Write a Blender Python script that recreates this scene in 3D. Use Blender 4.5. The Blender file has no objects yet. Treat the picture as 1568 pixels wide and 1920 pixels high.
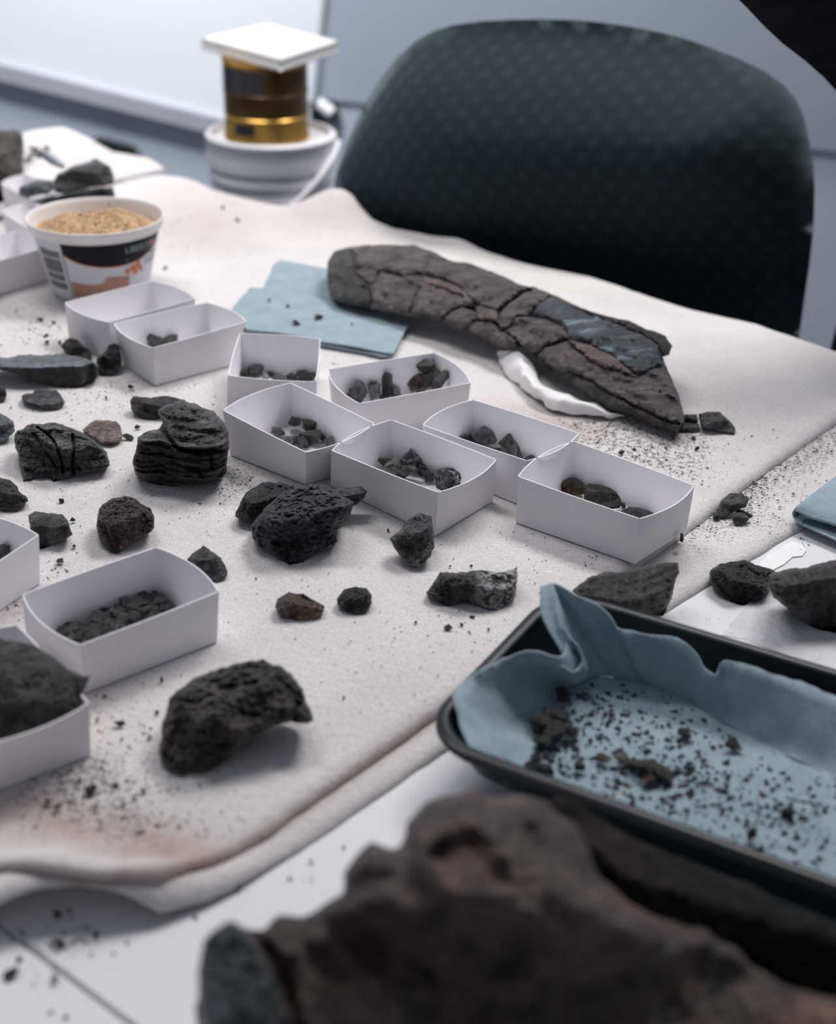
import bpy, bmesh, math, random
import numpy as np
from mathutils import Vector, Matrix, noise, geometry

# ------------------------------------------------------------------ camera
W, H = 1568.0, 1920.0
FPX, PITCH, ROLL, CAMZ = 2678.0, 0.48288, 0.02371, 0.5
O = np.array([0.0, 0.0, CAMZ])
_cp, _sp = math.cos(PITCH), math.sin(PITCH)
FW = np.array([0, _cp, -_sp]); _r = np.array([1.0, 0, 0]); _u = np.array([0, _sp, _cp])
RT = math.cos(ROLL) * _r + math.sin(ROLL) * _u
UP = -math.sin(ROLL) * _r + math.cos(ROLL) * _u
S = bpy.context.scene
C = S.collection
cd = bpy.data.cameras.new('camera'); cam = bpy.data.objects.new('camera', cd); C.objects.link(cam)
cd.sensor_fit = 'VERTICAL'; cd.sensor_height = 24.0; cd.lens = 24.0 * FPX / H
cam.matrix_world = Matrix(((RT[0], UP[0], -FW[0], O[0]), (RT[1], UP[1], -FW[1], O[1]), (RT[2], UP[2], -FW[2], O[2]), (0, 0, 0, 1)))
cd.clip_start = 0.05
cd.dof.use_dof = True; cd.dof.focus_distance = 1.07; cd.dof.aperture_fstop = 2.8; cd.dof.aperture_blades = 7
S.camera = cam
# ------------------------------------------------------------------ world, lights, exposure
S.view_settings.view_transform = 'Standard'; S.view_settings.look = 'None'
S.view_settings.gamma = 1.0; S.view_settings.use_curve_mapping = False
S.view_settings.exposure = 0.12
wd = bpy.data.worlds.new('world'); S.world = wd; wd.use_nodes = True
wd.node_tree.nodes['Background'].inputs[0].default_value = (0.80, 0.86, 1.0, 1)
wd.node_tree.nodes['Background'].inputs[1].default_value = 0.19
def area(name, loc, target, sx, sy, power, col, spread=180):
    l = bpy.data.lights.new(name, 'AREA'); l.shape = 'RECTANGLE'; l.size = sx; l.size_y = sy
    l.energy = power; l.color = col
    o = bpy.data.objects.new(name, l); C.objects.link(o); o.location = loc
    o.rotation_euler = (Vector(target) - Vector(loc)).to_track_quat('-Z', 'Y').to_euler()
    l.spread = math.radians(spread)
    return o
area('ceiling_lamp_right', (0.75, 2.25, 2.0), (0.25, 1.5, 0), 1.2, 0.5, 40, (1.0, 0.975, 0.955))
area('ceiling_lamp_left', (-0.70, 1.75, 2.0), (-0.55, 2.75, 0.1), 1.2, 0.5, 26, (1.0, 0.975, 0.965))
area('added_wall_fill', (-0.75, 1.0, 2.1), (-0.75, 3.1, 0.30), 0.9, 0.3, 7.5, (0.94, 0.97, 1.0), 62)  # added fill aimed at the wall to brighten the board, no known fixture

# ------------------------------------------------------------------ pixel helpers
def ray(px, py):
    return FW + (px - W / 2) / FPX * RT - (py - H / 2) / FPX * UP
def at(px, py, z=0.0):
    d = ray(px, py); return O + d * ((z - CAMZ) / d[2])
def atd(px, py, dep):
    return O + ray(px, py) * dep
def depth(P): return float((np.asarray(P) - O) @ FW)
def rays(P):
    P = np.asarray(P, float)
    return FW[None] + ((P[:, 0] - W / 2) / FPX)[:, None] * RT[None] - ((P[:, 1] - H / 2) / FPX)[:, None] * UP[None]

# ------------------------------------------------------------------ object helpers
def tag(o, label=None, cat=None, group=None, kind=None):
    if label: o['label'] = label
    if cat: o['category'] = cat
    if group: o['group'] = group
    if kind: o['kind'] = kind
    return o
def mesh(name, V, F, mats, sharp=35, mi=None):
    m = bpy.data.meshes.new(name)
    m.from_pydata([tuple(map(float, v)) for v in V], [], [tuple(int(i) for i in f) for f in F])
    for x in (mats if isinstance(mats, (list, tuple)) else [mats]): m.materials.append(x)
    if mi is not None: m.polygons.foreach_set('material_index', mi)
    if sharp is not None:
        m.polygons.foreach_set('use_smooth', [True] * len(m.polygons))
        m.set_sharp_from_angle(angle=math.radians(sharp))
    m.update(); return m
def obj(name, V, F, mats, parent=None, sharp=35, origin=None, mi=None, fix=True):
    V = np.asarray(V, float)
    if parent is not None: org = np.array(parent['_org'])
    elif origin is not None: org = np.asarray(origin, float)
    else: org = np.array([(V[:, 0].min() + V[:, 0].max()) / 2, (V[:, 1].min() + V[:, 1].max()) / 2, V[:, 2].min()])
    o = bpy.data.objects.new(name, mesh(name, V - org, F, mats, sharp, mi)); C.objects.link(o)
    if fix:
        b = bmesh.new(); b.from_mesh(o.data); bmesh.ops.recalc_face_normals(b, faces=b.faces); b.to_mesh(o.data); b.free()
        if sharp is not None: o.data.set_sharp_from_angle(angle=math.radians(sharp))
    if parent is not None: o.parent = parent
    else: o.location = org
    o['_org'] = [float(x) for x in org]
    return o
def empty(name, loc, label, cat, group=None):
    o = bpy.data.objects.new(name, None); C.objects.link(o); o.location = tuple(map(float, loc)); o.empty_display_size = 0.02
    o['_org'] = [float(x) for x in loc]
    return tag(o, label, cat, group)
class MB:
    def __init__(s): s.V = []; s.F = []
    def add(s, V, F):
        b = len(s.V); s.V += [tuple(v) for v in V]; s.F += [tuple(b + i for i in f) for f in F]; return s
    def box(s, lo, hi, rot=0, c=(0, 0, 0)):
        x0, y0, z0 = lo; x1, y1, z1 = hi
        v = [(x0, y0, z0), (x1, y0, z0), (x1, y1, z0), (x0, y1, z0), (x0, y0, z1), (x1, y0, z1), (x1, y1, z1), (x0, y1, z1)]
        a, b = math.cos(rot), math.sin(rot)
        v = [(c[0] + a * x - b * y, c[1] + b * x + a * y, c[2] + z) for x, y, z in v]
        return s.add(v, [(0, 3, 2, 1), (4, 5, 6, 7), (0, 1, 5, 4), (1, 2, 6, 5), (2, 3, 7, 6), (3, 0, 4, 7)])
    def grid(s, G, close=False):
        G = np.asarray(G); n, m = G.shape[:2]
        F = []
        for i in range(n - 1):
            for j in range(m if close else m - 1):
                k = (j + 1) % m
                F.append((i * m + j, i * m + k, (i + 1) * m + k, (i + 1) * m + j))
        return s.add(G.reshape(-1, 3), F)
    def lathe(s, prof, c, n=64, caps=True):
        G = [[(c[0] + r * math.cos(2 * math.pi * k / n), c[1] + r * math.sin(2 * math.pi * k / n), c[2] + z) for k in range(n)] for r, z in prof]
        b = len(s.V); s.grid(G, True)
        if caps:
            for i in (0, len(prof) - 1):
                if prof[i][0] > 1e-6: s.F.append(tuple(b + i * n + k for k in range(n)))
        return s
    def tube(s, pts, r, n=10):
        pts = [np.asarray(p, float) for p in pts]; G = []
        for i, p in enumerate(pts):
            t = pts[min(i + 1, len(pts) - 1)] - pts[max(i - 1, 0)]; t /= np.linalg.norm(t)
            a = np.cross(t, [0, 0, 1.0]);
            if np.linalg.norm(a) < 1e-3: a = np.cross(t, [1.0, 0, 0])
            a /= np.linalg.norm(a); bb = np.cross(a, t)
            rr = r[i] if hasattr(r, '__len__') else r
            G.append([p + rr * (a * math.cos(2 * math.pi * k / n) + bb * math.sin(2 * math.pi * k / n)) for k in range(n)])
        b = len(s.V); s.grid(G, True)
        s.F.append(tuple(b + k for k in range(n))); s.F.append(tuple(b + (len(pts) - 1) * n + k for k in range(n)))
        return s
    def obj(s, name, mat, parent=None, sharp=35, origin=None): return obj(name, s.V, s.F, mat, parent, sharp, origin)

# ------------------------------------------------------------------ materials
def nt(name):
    m = bpy.data.materials.new(name); m.use_nodes = True
    t = m.node_tree; return m, t, t.nodes['Principled BSDF']
def N(t, typ, **k):
    n = t.nodes.new(typ)
    for a, v in k.items():
        if a.startswith('_'): setattr(n, a[1:], v)
        else: n.inputs[a.replace('~', ' ')].default_value = v
    return n
def ramp(t, src, stops):
    r = t.nodes.new('ShaderNodeValToRGB'); e = r.color_ramp.elements
    while len(e) < len(stops): e.new(0.5)
    for x, (p, c) in zip(e, stops): x.position = p; x.color = (*c, 1) if len(c) == 3 else c
    t.links.new(src, r.inputs[0]); return r.outputs[0]
def mix(t, fac, a, b, typ='MIX'):
    n = t.nodes.new('ShaderNodeMix'); n.data_type = 'RGBA'; n.blend_type = typ
    for s, x in ((n.inputs[0], fac), (n.inputs[6], a), (n.inputs[7], b)):
        if hasattr(x, 'is_linked'): t.links.new(x, s)
        elif isinstance(x, (int, float)): s.default_value = x
        else: s.default_value = (*x, 1)
    return n.outputs[2]
def math_(t, op, a, b=0.0, clamp=False):
    n = t.nodes.new('ShaderNodeMath'); n.operation = op; n.use_clamp = clamp
    for s, x in ((n.inputs[0], a), (n.inputs[1], b)):
        if hasattr(x, 'is_linked'): t.links.new(x, s)
        else: s.default_value = x
    return n.outputs[0]
def coords(t, sc=(1, 1, 1), rot=(0, 0, 0), kind='Object'):
    tc = t.nodes.new('ShaderNodeTexCoord'); mp = t.nodes.new('ShaderNodeMapping')
    mp.inputs['Scale'].default_value = sc; mp.inputs['Rotation'].default_value = rot
    t.links.new(tc.outputs[kind], mp.inputs[0]); return mp.outputs[0]
def noise_(t, co, scale, detail=6, rough=0.6, dist=0.0):
    n = N(t, 'ShaderNodeTexNoise', Scale=scale, Detail=detail, Roughness=rough, Distortion=dist)
    t.links.new(co, n.inputs['Vector']); return n.outputs[0]
def bump(t, b, h, strength, dist):
    n = N(t, 'ShaderNodeBump', Strength=strength, Distance=dist); t.links.new(h, n.inputs['Height']); t.links.new(n.outputs[0], b.inputs['Normal']); return n
def plain(name, col, rough=0.6, nscale=40, var=0.12, bstr=0.15, bdist=0.0005, metal=0.0, spec=0.5):
    m, t, b = nt(name); co = coords(t)
    n1 = noise_(t, co, nscale)
    c = tuple(col)
    cc = ramp(t, n1, [(0.3, tuple(x * (1 - var) for x in c)), (0.7, tuple(min(1, x * (1 + var)) for x in c))])
    t.links.new(cc, b.inputs['Base Color']); b.inputs['Roughness'].default_value = rough; b.inputs['Metallic'].default_value = metal
    b.inputs['Specular IOR Level'].default_value = spec
    if bstr: bump(t, b, noise_(t, co, nscale * 8), bstr, bdist)
    return m
def rockmat(name, dark, light, accent=None, acc=0.55, scale=70, rough=0.40, crust=None, stretch=(1, 1, 1), rot=(0, 0, 0), bs=0.9, spec=0.65):
    m, t, b = nt(name); co = coords(t, stretch, rot)
    n1 = noise_(t, co, scale, 9, 0.68, 0.3)
    c = ramp(t, n1, [(0.34, dark), (0.66, light)])
    if accent is not None:
        n2 = noise_(t, co, scale * 0.35, 5, 0.6)
        f = ramp(t, n2, [(acc, (0, 0, 0)), (acc + 0.12, (1, 1, 1))])
        c = mix(t, math_(t, 'MULTIPLY', f, 0.8), c, accent)
    n3 = noise_(t, co, scale * 7, 4, 0.75)
    c = mix(t, 0.75, c, ramp(t, n3, [(0.33, (0.25, 0.25, 0.25)), (0.70, (1.75, 1.75, 1.75))]), 'MULTIPLY')
    c = mix(t, 0.8, c, ramp(t, noise_(t, co, scale * 2.6, 6, 0.7, 0.5), [(0.36, (0.45, 0.45, 0.46)), (0.5, (1.2, 1.2, 1.2)), (0.68, (2.4, 2.36, 2.34))]), 'MULTIPLY')
    if crust is not None:
        n4 = noise_(t, co, scale * 2.2, 7, 0.75, 0.4)
        f = ramp(t, n4, [(crust[1], (0, 0, 0)), (crust[1] + 0.07, (1, 1, 1))])
        if len(crust) > 2:   # crust confined to one side, in object space
            sx = t.nodes.new('ShaderNodeSeparateXYZ'); t.links.new(coords(t), sx.inputs[0])
            f = math_(t, 'MULTIPLY', f, ramp(t, math_(t, 'ADD', sx.outputs[0], 0.5), [(0.5 + crust[2], (0, 0, 0)), (0.5 + crust[2] + 0.012, (1, 1, 1))]))
        c = mix(t, f, c, crust[0])
    t.links.new(c, b.inputs['Base Color'])
    b.inputs['Roughness'].default_value = rough; b.inputs['Specular IOR Level'].default_value = spec
    h = math_(t, 'ADD', noise_(t, co, scale * 1.6, 10, 0.7, 0.4), math_(t, 'MULTIPLY', noise_(t, co, scale * 6, 6, 0.7), 0.45))
    bump(t, b, h, bs, 0.0052)
    return m
M = {}
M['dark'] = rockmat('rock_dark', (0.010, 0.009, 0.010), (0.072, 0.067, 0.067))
M['grey'] = rockmat('rock_grey', (0.022, 0.021, 0.023), (0.125, 0.120, 0.122))
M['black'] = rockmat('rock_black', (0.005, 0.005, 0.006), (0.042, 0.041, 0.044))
M['violet'] = rockmat('rock_violet', (0.007, 0.006, 0.008), (0.068, 0.060, 0.068), rough=0.5)
M['lam'] = rockmat('rock_layered', (0.011, 0.010, 0.011), (0.105, 0.100, 0.099), scale=55, stretch=(0.5, 0.5, 3.2))
M['brown'] = rockmat('rock_brown', (0.030, 0.020, 0.016), (0.150, 0.100, 0.078), (0.20, 0.13, 0.09), 0.55)
M['maroon'] = rockmat('rock_maroon', (0.018, 0.013, 0.013), (0.085, 0.062, 0.060), (0.10, 0.055, 0.055), 0.6, crust=((0.34, 0.28, 0.29), 0.59))
M['tan'] = rockmat('rock_tan', (0.10, 0.075, 0.066), (0.26, 0.205, 0.19))
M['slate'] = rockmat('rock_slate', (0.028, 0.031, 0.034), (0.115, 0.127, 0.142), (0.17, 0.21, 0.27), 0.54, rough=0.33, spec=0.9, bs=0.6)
M['crust'] = rockmat('rock_crusted', (0.016, 0.015, 0.016), (0.085, 0.080, 0.080), crust=((0.55, 0.54, 0.54), 0.47, -0.002))
M['umber'] = rockmat('rock_umber', (0.012, 0.010, 0.009), (0.080, 0.070, 0.064), (0.085, 0.066, 0.05), 0.58, scale=45)
M['bone'] = rockmat('fossil_bone', (0.022, 0.018, 0.019), (0.125, 0.104, 0.104), (0.17, 0.125, 0.12), 0.57, scale=50, stretch=(0.5, 2.6, 1.6), rot=(0, 0, 0.9), bs=0.7)
M['bonedark'] = rockmat('fossil_bone_dark', (0.012, 0.010, 0.010), (0.058, 0.050, 0.048), scale=60)
M['boneblue'] = rockmat('fossil_bone_blue', (0.030, 0.032, 0.036), (0.110, 0.120, 0.136), (0.30, 0.39, 0.46), 0.52, scale=55, stretch=(0.45, 3.0, 1.6), rot=(0, 0, 0.9), bs=0.8)
M['bonepink'] = rockmat('fossil_bone_pink', (0.060, 0.042, 0.040), (0.170, 0.125, 0.120), scale=50, stretch=(0.6, 2.4, 1.6), rot=(0, 0, 0.9), bs=0.7)
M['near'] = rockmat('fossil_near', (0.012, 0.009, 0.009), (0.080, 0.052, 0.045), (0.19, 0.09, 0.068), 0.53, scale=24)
M['nearflankshade'] = rockmat('fossil_near_flank_shade', (0.004, 0.0035, 0.0035), (0.022, 0.018, 0.017), scale=24, spec=0.15, rough=0.8)  # near fossil colour darkened: the flank's shade is put into the colour
M['nearblue'] = rockmat('fossil_near_blue', (0.010, 0.013, 0.016), (0.045, 0.056, 0.066), scale=24)
M['pale'] = rockmat('rock_pale', (0.035, 0.033, 0.034), (0.27, 0.26, 0.26), scale=90)
M['sparkle'] = rockmat('rock_sparkle', (0.03, 0.03, 0.03), (0.15, 0.15, 0.155), crust=((0.6, 0.6, 0.6), 0.54))
M['brick'] = rockmat('rock_brick', (0.05, 0.036, 0.034), (0.22, 0.165, 0.155), scale=60)
M['crumb'] = rockmat('crumb_dark', (0.010, 0.010, 0.011), (0.050, 0.048, 0.049), scale=200)
M['crumbbrown'] = rockmat('crumb_brown', (0.05, 0.03, 0.025), (0.20, 0.13, 0.10), scale=200)
M['card'] = plain('white_card', (0.86, 0.845, 0.87), 0.62, 25, 0.03, 0.08, 0.0002)
M['cardin'] = plain('white_card_inside', (0.76, 0.75, 0.775), 0.6, 25, 0.03, 0.08, 0.0002)
M['table'] = plain('white_laminate', (0.80, 0.80, 0.82), 0.22, 6, 0.02, 0.03, 0.0002)
M['wall'] = plain('wall_paint', (0.36, 0.40, 0.48), 0.85, 3, 0.03, 0.05)
M['walllow'] = plain('wall_paint_low', (0.52, 0.56, 0.65), 0.85, 3, 0.03, 0.05)
M['ledge'] = plain('wall_ledge_paint', (0.15, 0.17, 0.21), 0.7, 3, 0.03, 0.05)
M['floor'] = plain('floor_vinyl', (0.16, 0.17, 0.19), 0.6, 8)
M['board'] = plain('whiteboard_face', (0.90, 0.94, 0.98), 0.35, 3, 0.01, 0)
M['rail'] = plain('board_rail', (0.42, 0.42, 0.47), 0.5, 10, 0.04)
M['pail'] = plain('white_plastic', (0.80, 0.79, 0.82), 0.45, 14, 0.03, 0.05)
M['tile'] = plain('white_tile', (0.70, 0.68, 0.67), 0.5, 20, 0.03, 0.05)
M['steel'] = plain('grey_steel', (0.30, 0.32, 0.35), 0.4, 20, 0.05, 0, metal=0.6)
M['blackplastic'] = plain('black_plastic', (0.012, 0.015, 0.018), 0.38, 30, 0.2, 0.1)
M['trayblack'] = plain('tray_black', (0.010, 0.013, 0.016), 0.30, 30, 0.2, 0.06, spec=0.22)
M['gold'] = plain('gold_metal', (0.50, 0.30, 0.075), 0.32, 30, 0.15, 0.1, metal=0.85)
M['amber'] = plain('amber_band', (0.10, 0.055, 0.022), 0.3, 30, 0.2, 0.1, metal=0.5)
M['canblack'] = plain('can_label_black', (0.010, 0.011, 0.018), 0.35, 30, 0.2, 0.1)
M['tub'] = plain('tub_plastic', (0.80, 0.77, 0.76), 0.4, 20, 0.03, 0.05)
M['print_black'] = plain('print_black', (0.006, 0.006, 0.010), 0.4, 30, 0.1, 0, spec=0.15)
M['print_grey'] = plain('print_grey', (0.13, 0.13, 0.145), 0.5, 30, 0.1, 0)
M['print_pale'] = plain('print_pale', (0.66, 0.66, 0.70), 0.5, 30, 0.05, 0)
M['print_orange'] = plain('print_orange', (0.60, 0.20, 0.08), 0.5, 60, 0.25, 0)
M['print_brown'] = plain('print_brown', (0.42, 0.22, 0.16), 0.5, 40, 0.15, 0)
M['print_green'] = plain('print_green', (0.30, 0.38, 0.35), 0.5, 40, 0.1, 0)
M['whitecloth'] = plain('white_tissue', (0.83, 0.82, 0.82), 0.8, 60, 0.03, 0.3, 0.001)
M['paper'] = plain('white_paper', (0.84, 0.84, 0.84), 0.6, 30, 0.02, 0.1)
M['sand'] = rockmat('ochre_sand', (0.34, 0.20, 0.10), (0.56, 0.37, 0.21), (0.30, 0.20, 0.15), 0.6, scale=90, rough=0.9, bs=0.5)

def towelmat():
    m, t, b = nt('blue_towel'); co = coords(t)
    n1 = noise_(t, co, 45, 8, 0.65); n2 = noise_(t, co, 900, 3, 0.6)
    c = ramp(t, n1, [(0.3, (0.265, 0.350, 0.400)), (0.7, (0.360, 0.450, 0.495))])
    c = mix(t, 0.5, c, ramp(t, n2, [(0.3, (0.8, 0.8, 0.8)), (0.7, (1.2, 1.2, 1.2))]), 'MULTIPLY')
    t.links.new(c, b.inputs['Base Color']); b.inputs['Roughness'].default_value = 0.9; b.inputs['Specular IOR Level'].default_value = 0.15
    bump(t, b, math_(t, 'ADD', n2, math_(t, 'MULTIPLY', noise_(t, co, 90, 5), 2.0)), 0.5, 0.0012)
    return m
M['towel'] = towelmat()
def matmat():
    m, t, b = nt('felt_mat'); co = coords(t)
    at_ = t.nodes.new('ShaderNodeAttribute'); at_.attribute_name = 'dirt'
    sp = t.nodes.new('ShaderNodeSeparateColor'); t.links.new(at_.outputs[0], sp.inputs[0])
    n1 = noise_(t, co, 12, 6, 0.6); n2 = noise_(t, co, 650, 4, 0.7); n3 = noise_(t, co, 330, 5, 0.75)
    c = ramp(t, n1, [(0.3, (0.70, 0.672, 0.67)), (0.7, (0.80, 0.775, 0.77))])
    c = mix(t, math_(t, 'MULTIPLY', sp.outputs[1], ramp(t, noise_(t, co, 60, 8, 0.7), [(0.25, (0.4,) * 3), (0.7, (1.0,) * 3)])), c, (0.40, 0.275, 0.25))   # brown stain
    c = mix(t, 1.0, c, ramp(t, n2, [(0.30, (0.76, 0.76, 0.76)), (0.58, (1.05, 1.05, 1.05))]), 'MULTIPLY')
    th = math_(t, 'SUBTRACT', n3, math_(t, 'SUBTRACT', 0.70, math_(t, 'MULTIPLY', sp.outputs[0], 0.19)))
    f = math_(t, 'MULTIPLY', th, 14.0, True)
    c = mix(t, math_(t, 'MULTIPLY', f, 0.85), c, (0.085, 0.078, 0.080))      # fine dark dust
    t.links.new(c, b.inputs['Base Color']); b.inputs['Roughness'].default_value = 0.92; b.inputs['Specular IOR Level'].default_value = 0.1
    bump(t, b, math_(t, 'ADD', n2, math_(t, 'MULTIPLY', noise_(t, co, 160, 5), 1.6)), 0.6, 0.0014)
    return m
M['mat'] = matmat()
def chairmat():
    m, t, b = nt('woven_seat_fabric'); co = coords(t, (1, 1, 1), kind='UV')
    w1 = N(t, 'ShaderNodeTexWave', Scale=1.0, Distortion=0.0); w1.bands_direction = 'DIAGONAL'
    mp = t.nodes.new('ShaderNodeMapping'); t.links.new(co, mp.inputs[0]); mp.inputs['Scale'].default_value = (21, 21, 21)
    t.links.new(mp.outputs[0], w1.inputs['Vector'])
    mp2 = t.nodes.new('ShaderNodeMapping'); t.links.new(co, mp2.inputs[0]); mp2.inputs['Scale'].default_value = (21, -21, 21)
    w2 = N(t, 'ShaderNodeTexWave', Scale=1.0, Distortion=0.0); w2.bands_direction = 'DIAGONAL'; t.links.new(mp2.outputs[0], w2.inputs['Vector'])
    h = math_(t, 'MULTIPLY', w1.outputs[1], w2.outputs[1])
    c = mix(t, h, (0.013, 0.021, 0.026), (0.022, 0.033, 0.040))
    t.links.new(c, b.inputs['Base Color']); b.inputs['Roughness'].default_value = 0.85; b.inputs['Specular IOR Level'].default_value = 0.2
    b.inputs['Sheen Tint'].default_value = (0.75, 0.9, 1.0, 1); b.inputs['Sheen Weight'].default_value = 0.22; b.inputs['Sheen Roughness'].default_value = 0.4
    bump(t, b, h, 0.35, 0.0015)
    return m
M['chair'] = chairmat()
M['chairblack'] = plain('black_fabric', (0.006, 0.006, 0.008), 0.9, 30, 0.6, 0.2, 0.002, spec=0.1)
def clearmat():
    m, t, b = nt('clear_film'); co = coords(t)
    b.inputs['Base Color'].default_value = (0.9, 0.9, 0.92, 1); b.inputs['Roughness'].default_value = 0.12
    b.inputs['Alpha'].default_value = 0.35
    bump(t, b, math_(t, 'ADD', noise_(t, co, 60, 5, 0.6, 1.0), math_(t, 'MULTIPLY', noise_(t, co, 300, 3), 0.3)), 0.9, 0.004)
    return m
M['film'] = clearmat()

# ------------------------------------------------------------------ geometry engines
def fnoise(p, oct=4):
    return noise.fractal(Vector(p), 0.9, 2.1, oct)
def resample(P, sp, closed=True):
    P = np.asarray(P, float); Q = np.vstack([P, P[:1]]) if closed else P
    out = []
    for a, b in zip(Q[:-1], Q[1:]):
        n = max(1, int(round(np.linalg.norm(b - a) / sp)))
        for k in range(n): out.append(a + (b - a) * k / n)
    if not closed: out.append(Q[-1])
    return np.array(out)
def segdist(X, P, closed=True):
    P = np.asarray(P, float); A = P if closed else P[:-1]; B = np.roll(P, -1, 0) if closed else P[1:]
    d = np.full(len(X), 1e9)
    for a, b in zip(A, B):
        ab = b - a; l = max(1e-12, ab @ ab)
        u = np.clip(((X - a) @ ab) / l, 0, 1)
        d = np.minimum(d, np.linalg.norm(X - a - u[:, None] * ab, axis=1))
    return d
def inside(X, P):
    P = np.asarray(P, float); r = np.zeros(len(X), bool); j = len(P) - 1
    for i in range(len(P)):
        yi, yj = P[i, 1], P[j, 1]
        c = ((yi > X[:, 1]) != (yj > X[:, 1]))
        if yi != yj: r ^= c & (X[:, 0] < (P[j, 0] - P[i, 0]) * (X[:, 1] - yi) / (yj - yi) + P[i, 0])
        j = i
    return r
def fill(poly, sp, rng, jit=0.3, rings=()):
    """boundary loop + jittered inner points, triangulated; first len(poly) points are the loop"""
    lo, hi = poly.min(0), poly.max(0)
    xs = np.arange(lo[0], hi[0] + sp, sp); ys = np.arange(lo[1], hi[1] + sp, sp * 0.87)
    G = np.array([(x + (0.5 * sp if k % 2 else 0), y) for k, y in enumerate(ys) for x in xs])
    G += rng.uniform(-jit, jit, G.shape) * sp
    G = G[inside(G, poly)]
    if len(G): G = G[segdist(G, poly) > (0.55 * sp if not rings else max(rings) + .35 * sp)]
    for r_ in rings:
        a, b = np.roll(poly, 1, 0), np.roll(poly, -1, 0); t_ = b - a; t_ /= np.linalg.norm(t_, axis=1)[:, None]
        nn = np.column_stack([-t_[:, 1], t_[:, 0]]); sgn = np.sign(np.sum(poly[:, 0] * np.roll(poly[:, 1], -1) - poly[:, 1] * np.roll(poly[:, 0], -1)))
        q = poly + nn * sgn * r_; q = q[inside(q, poly)]; q = q[segdist(q, poly) > .9 * r_]; G = np.vstack([G, q])
    X = np.vstack([poly, G]) if len(G) else poly
    n = len(poly)
    r = geometry.delaunay_2d_cdt([Vector(p) for p in X], [(i, (i + 1) % n) for i in range(n)], [], 0, 1e-7)
    V2 = np.array([tuple(v) for v in r[0]]); F = [f for f in r[2]]
    cen = np.array([V2[list(f)].mean(0) for f in F]); k = inside(cen, poly)
    F = [f for f, q in zip(F, k) if q]
    return V2, F
def boundary_edges(F):
    cnt = {}
    for f in F:
        for a, b in zip(f, f[1:] + f[:1]):
            k = (min(a, b), max(a, b)); cnt[k] = None if k in cnt else (a, b)
    return [e for e in cnt.values() if e]
def prof(x):
    x = np.clip(x, 0, 1); return np.sqrt(np.maximum(0, 1 - (1 - x) ** 2))

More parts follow.
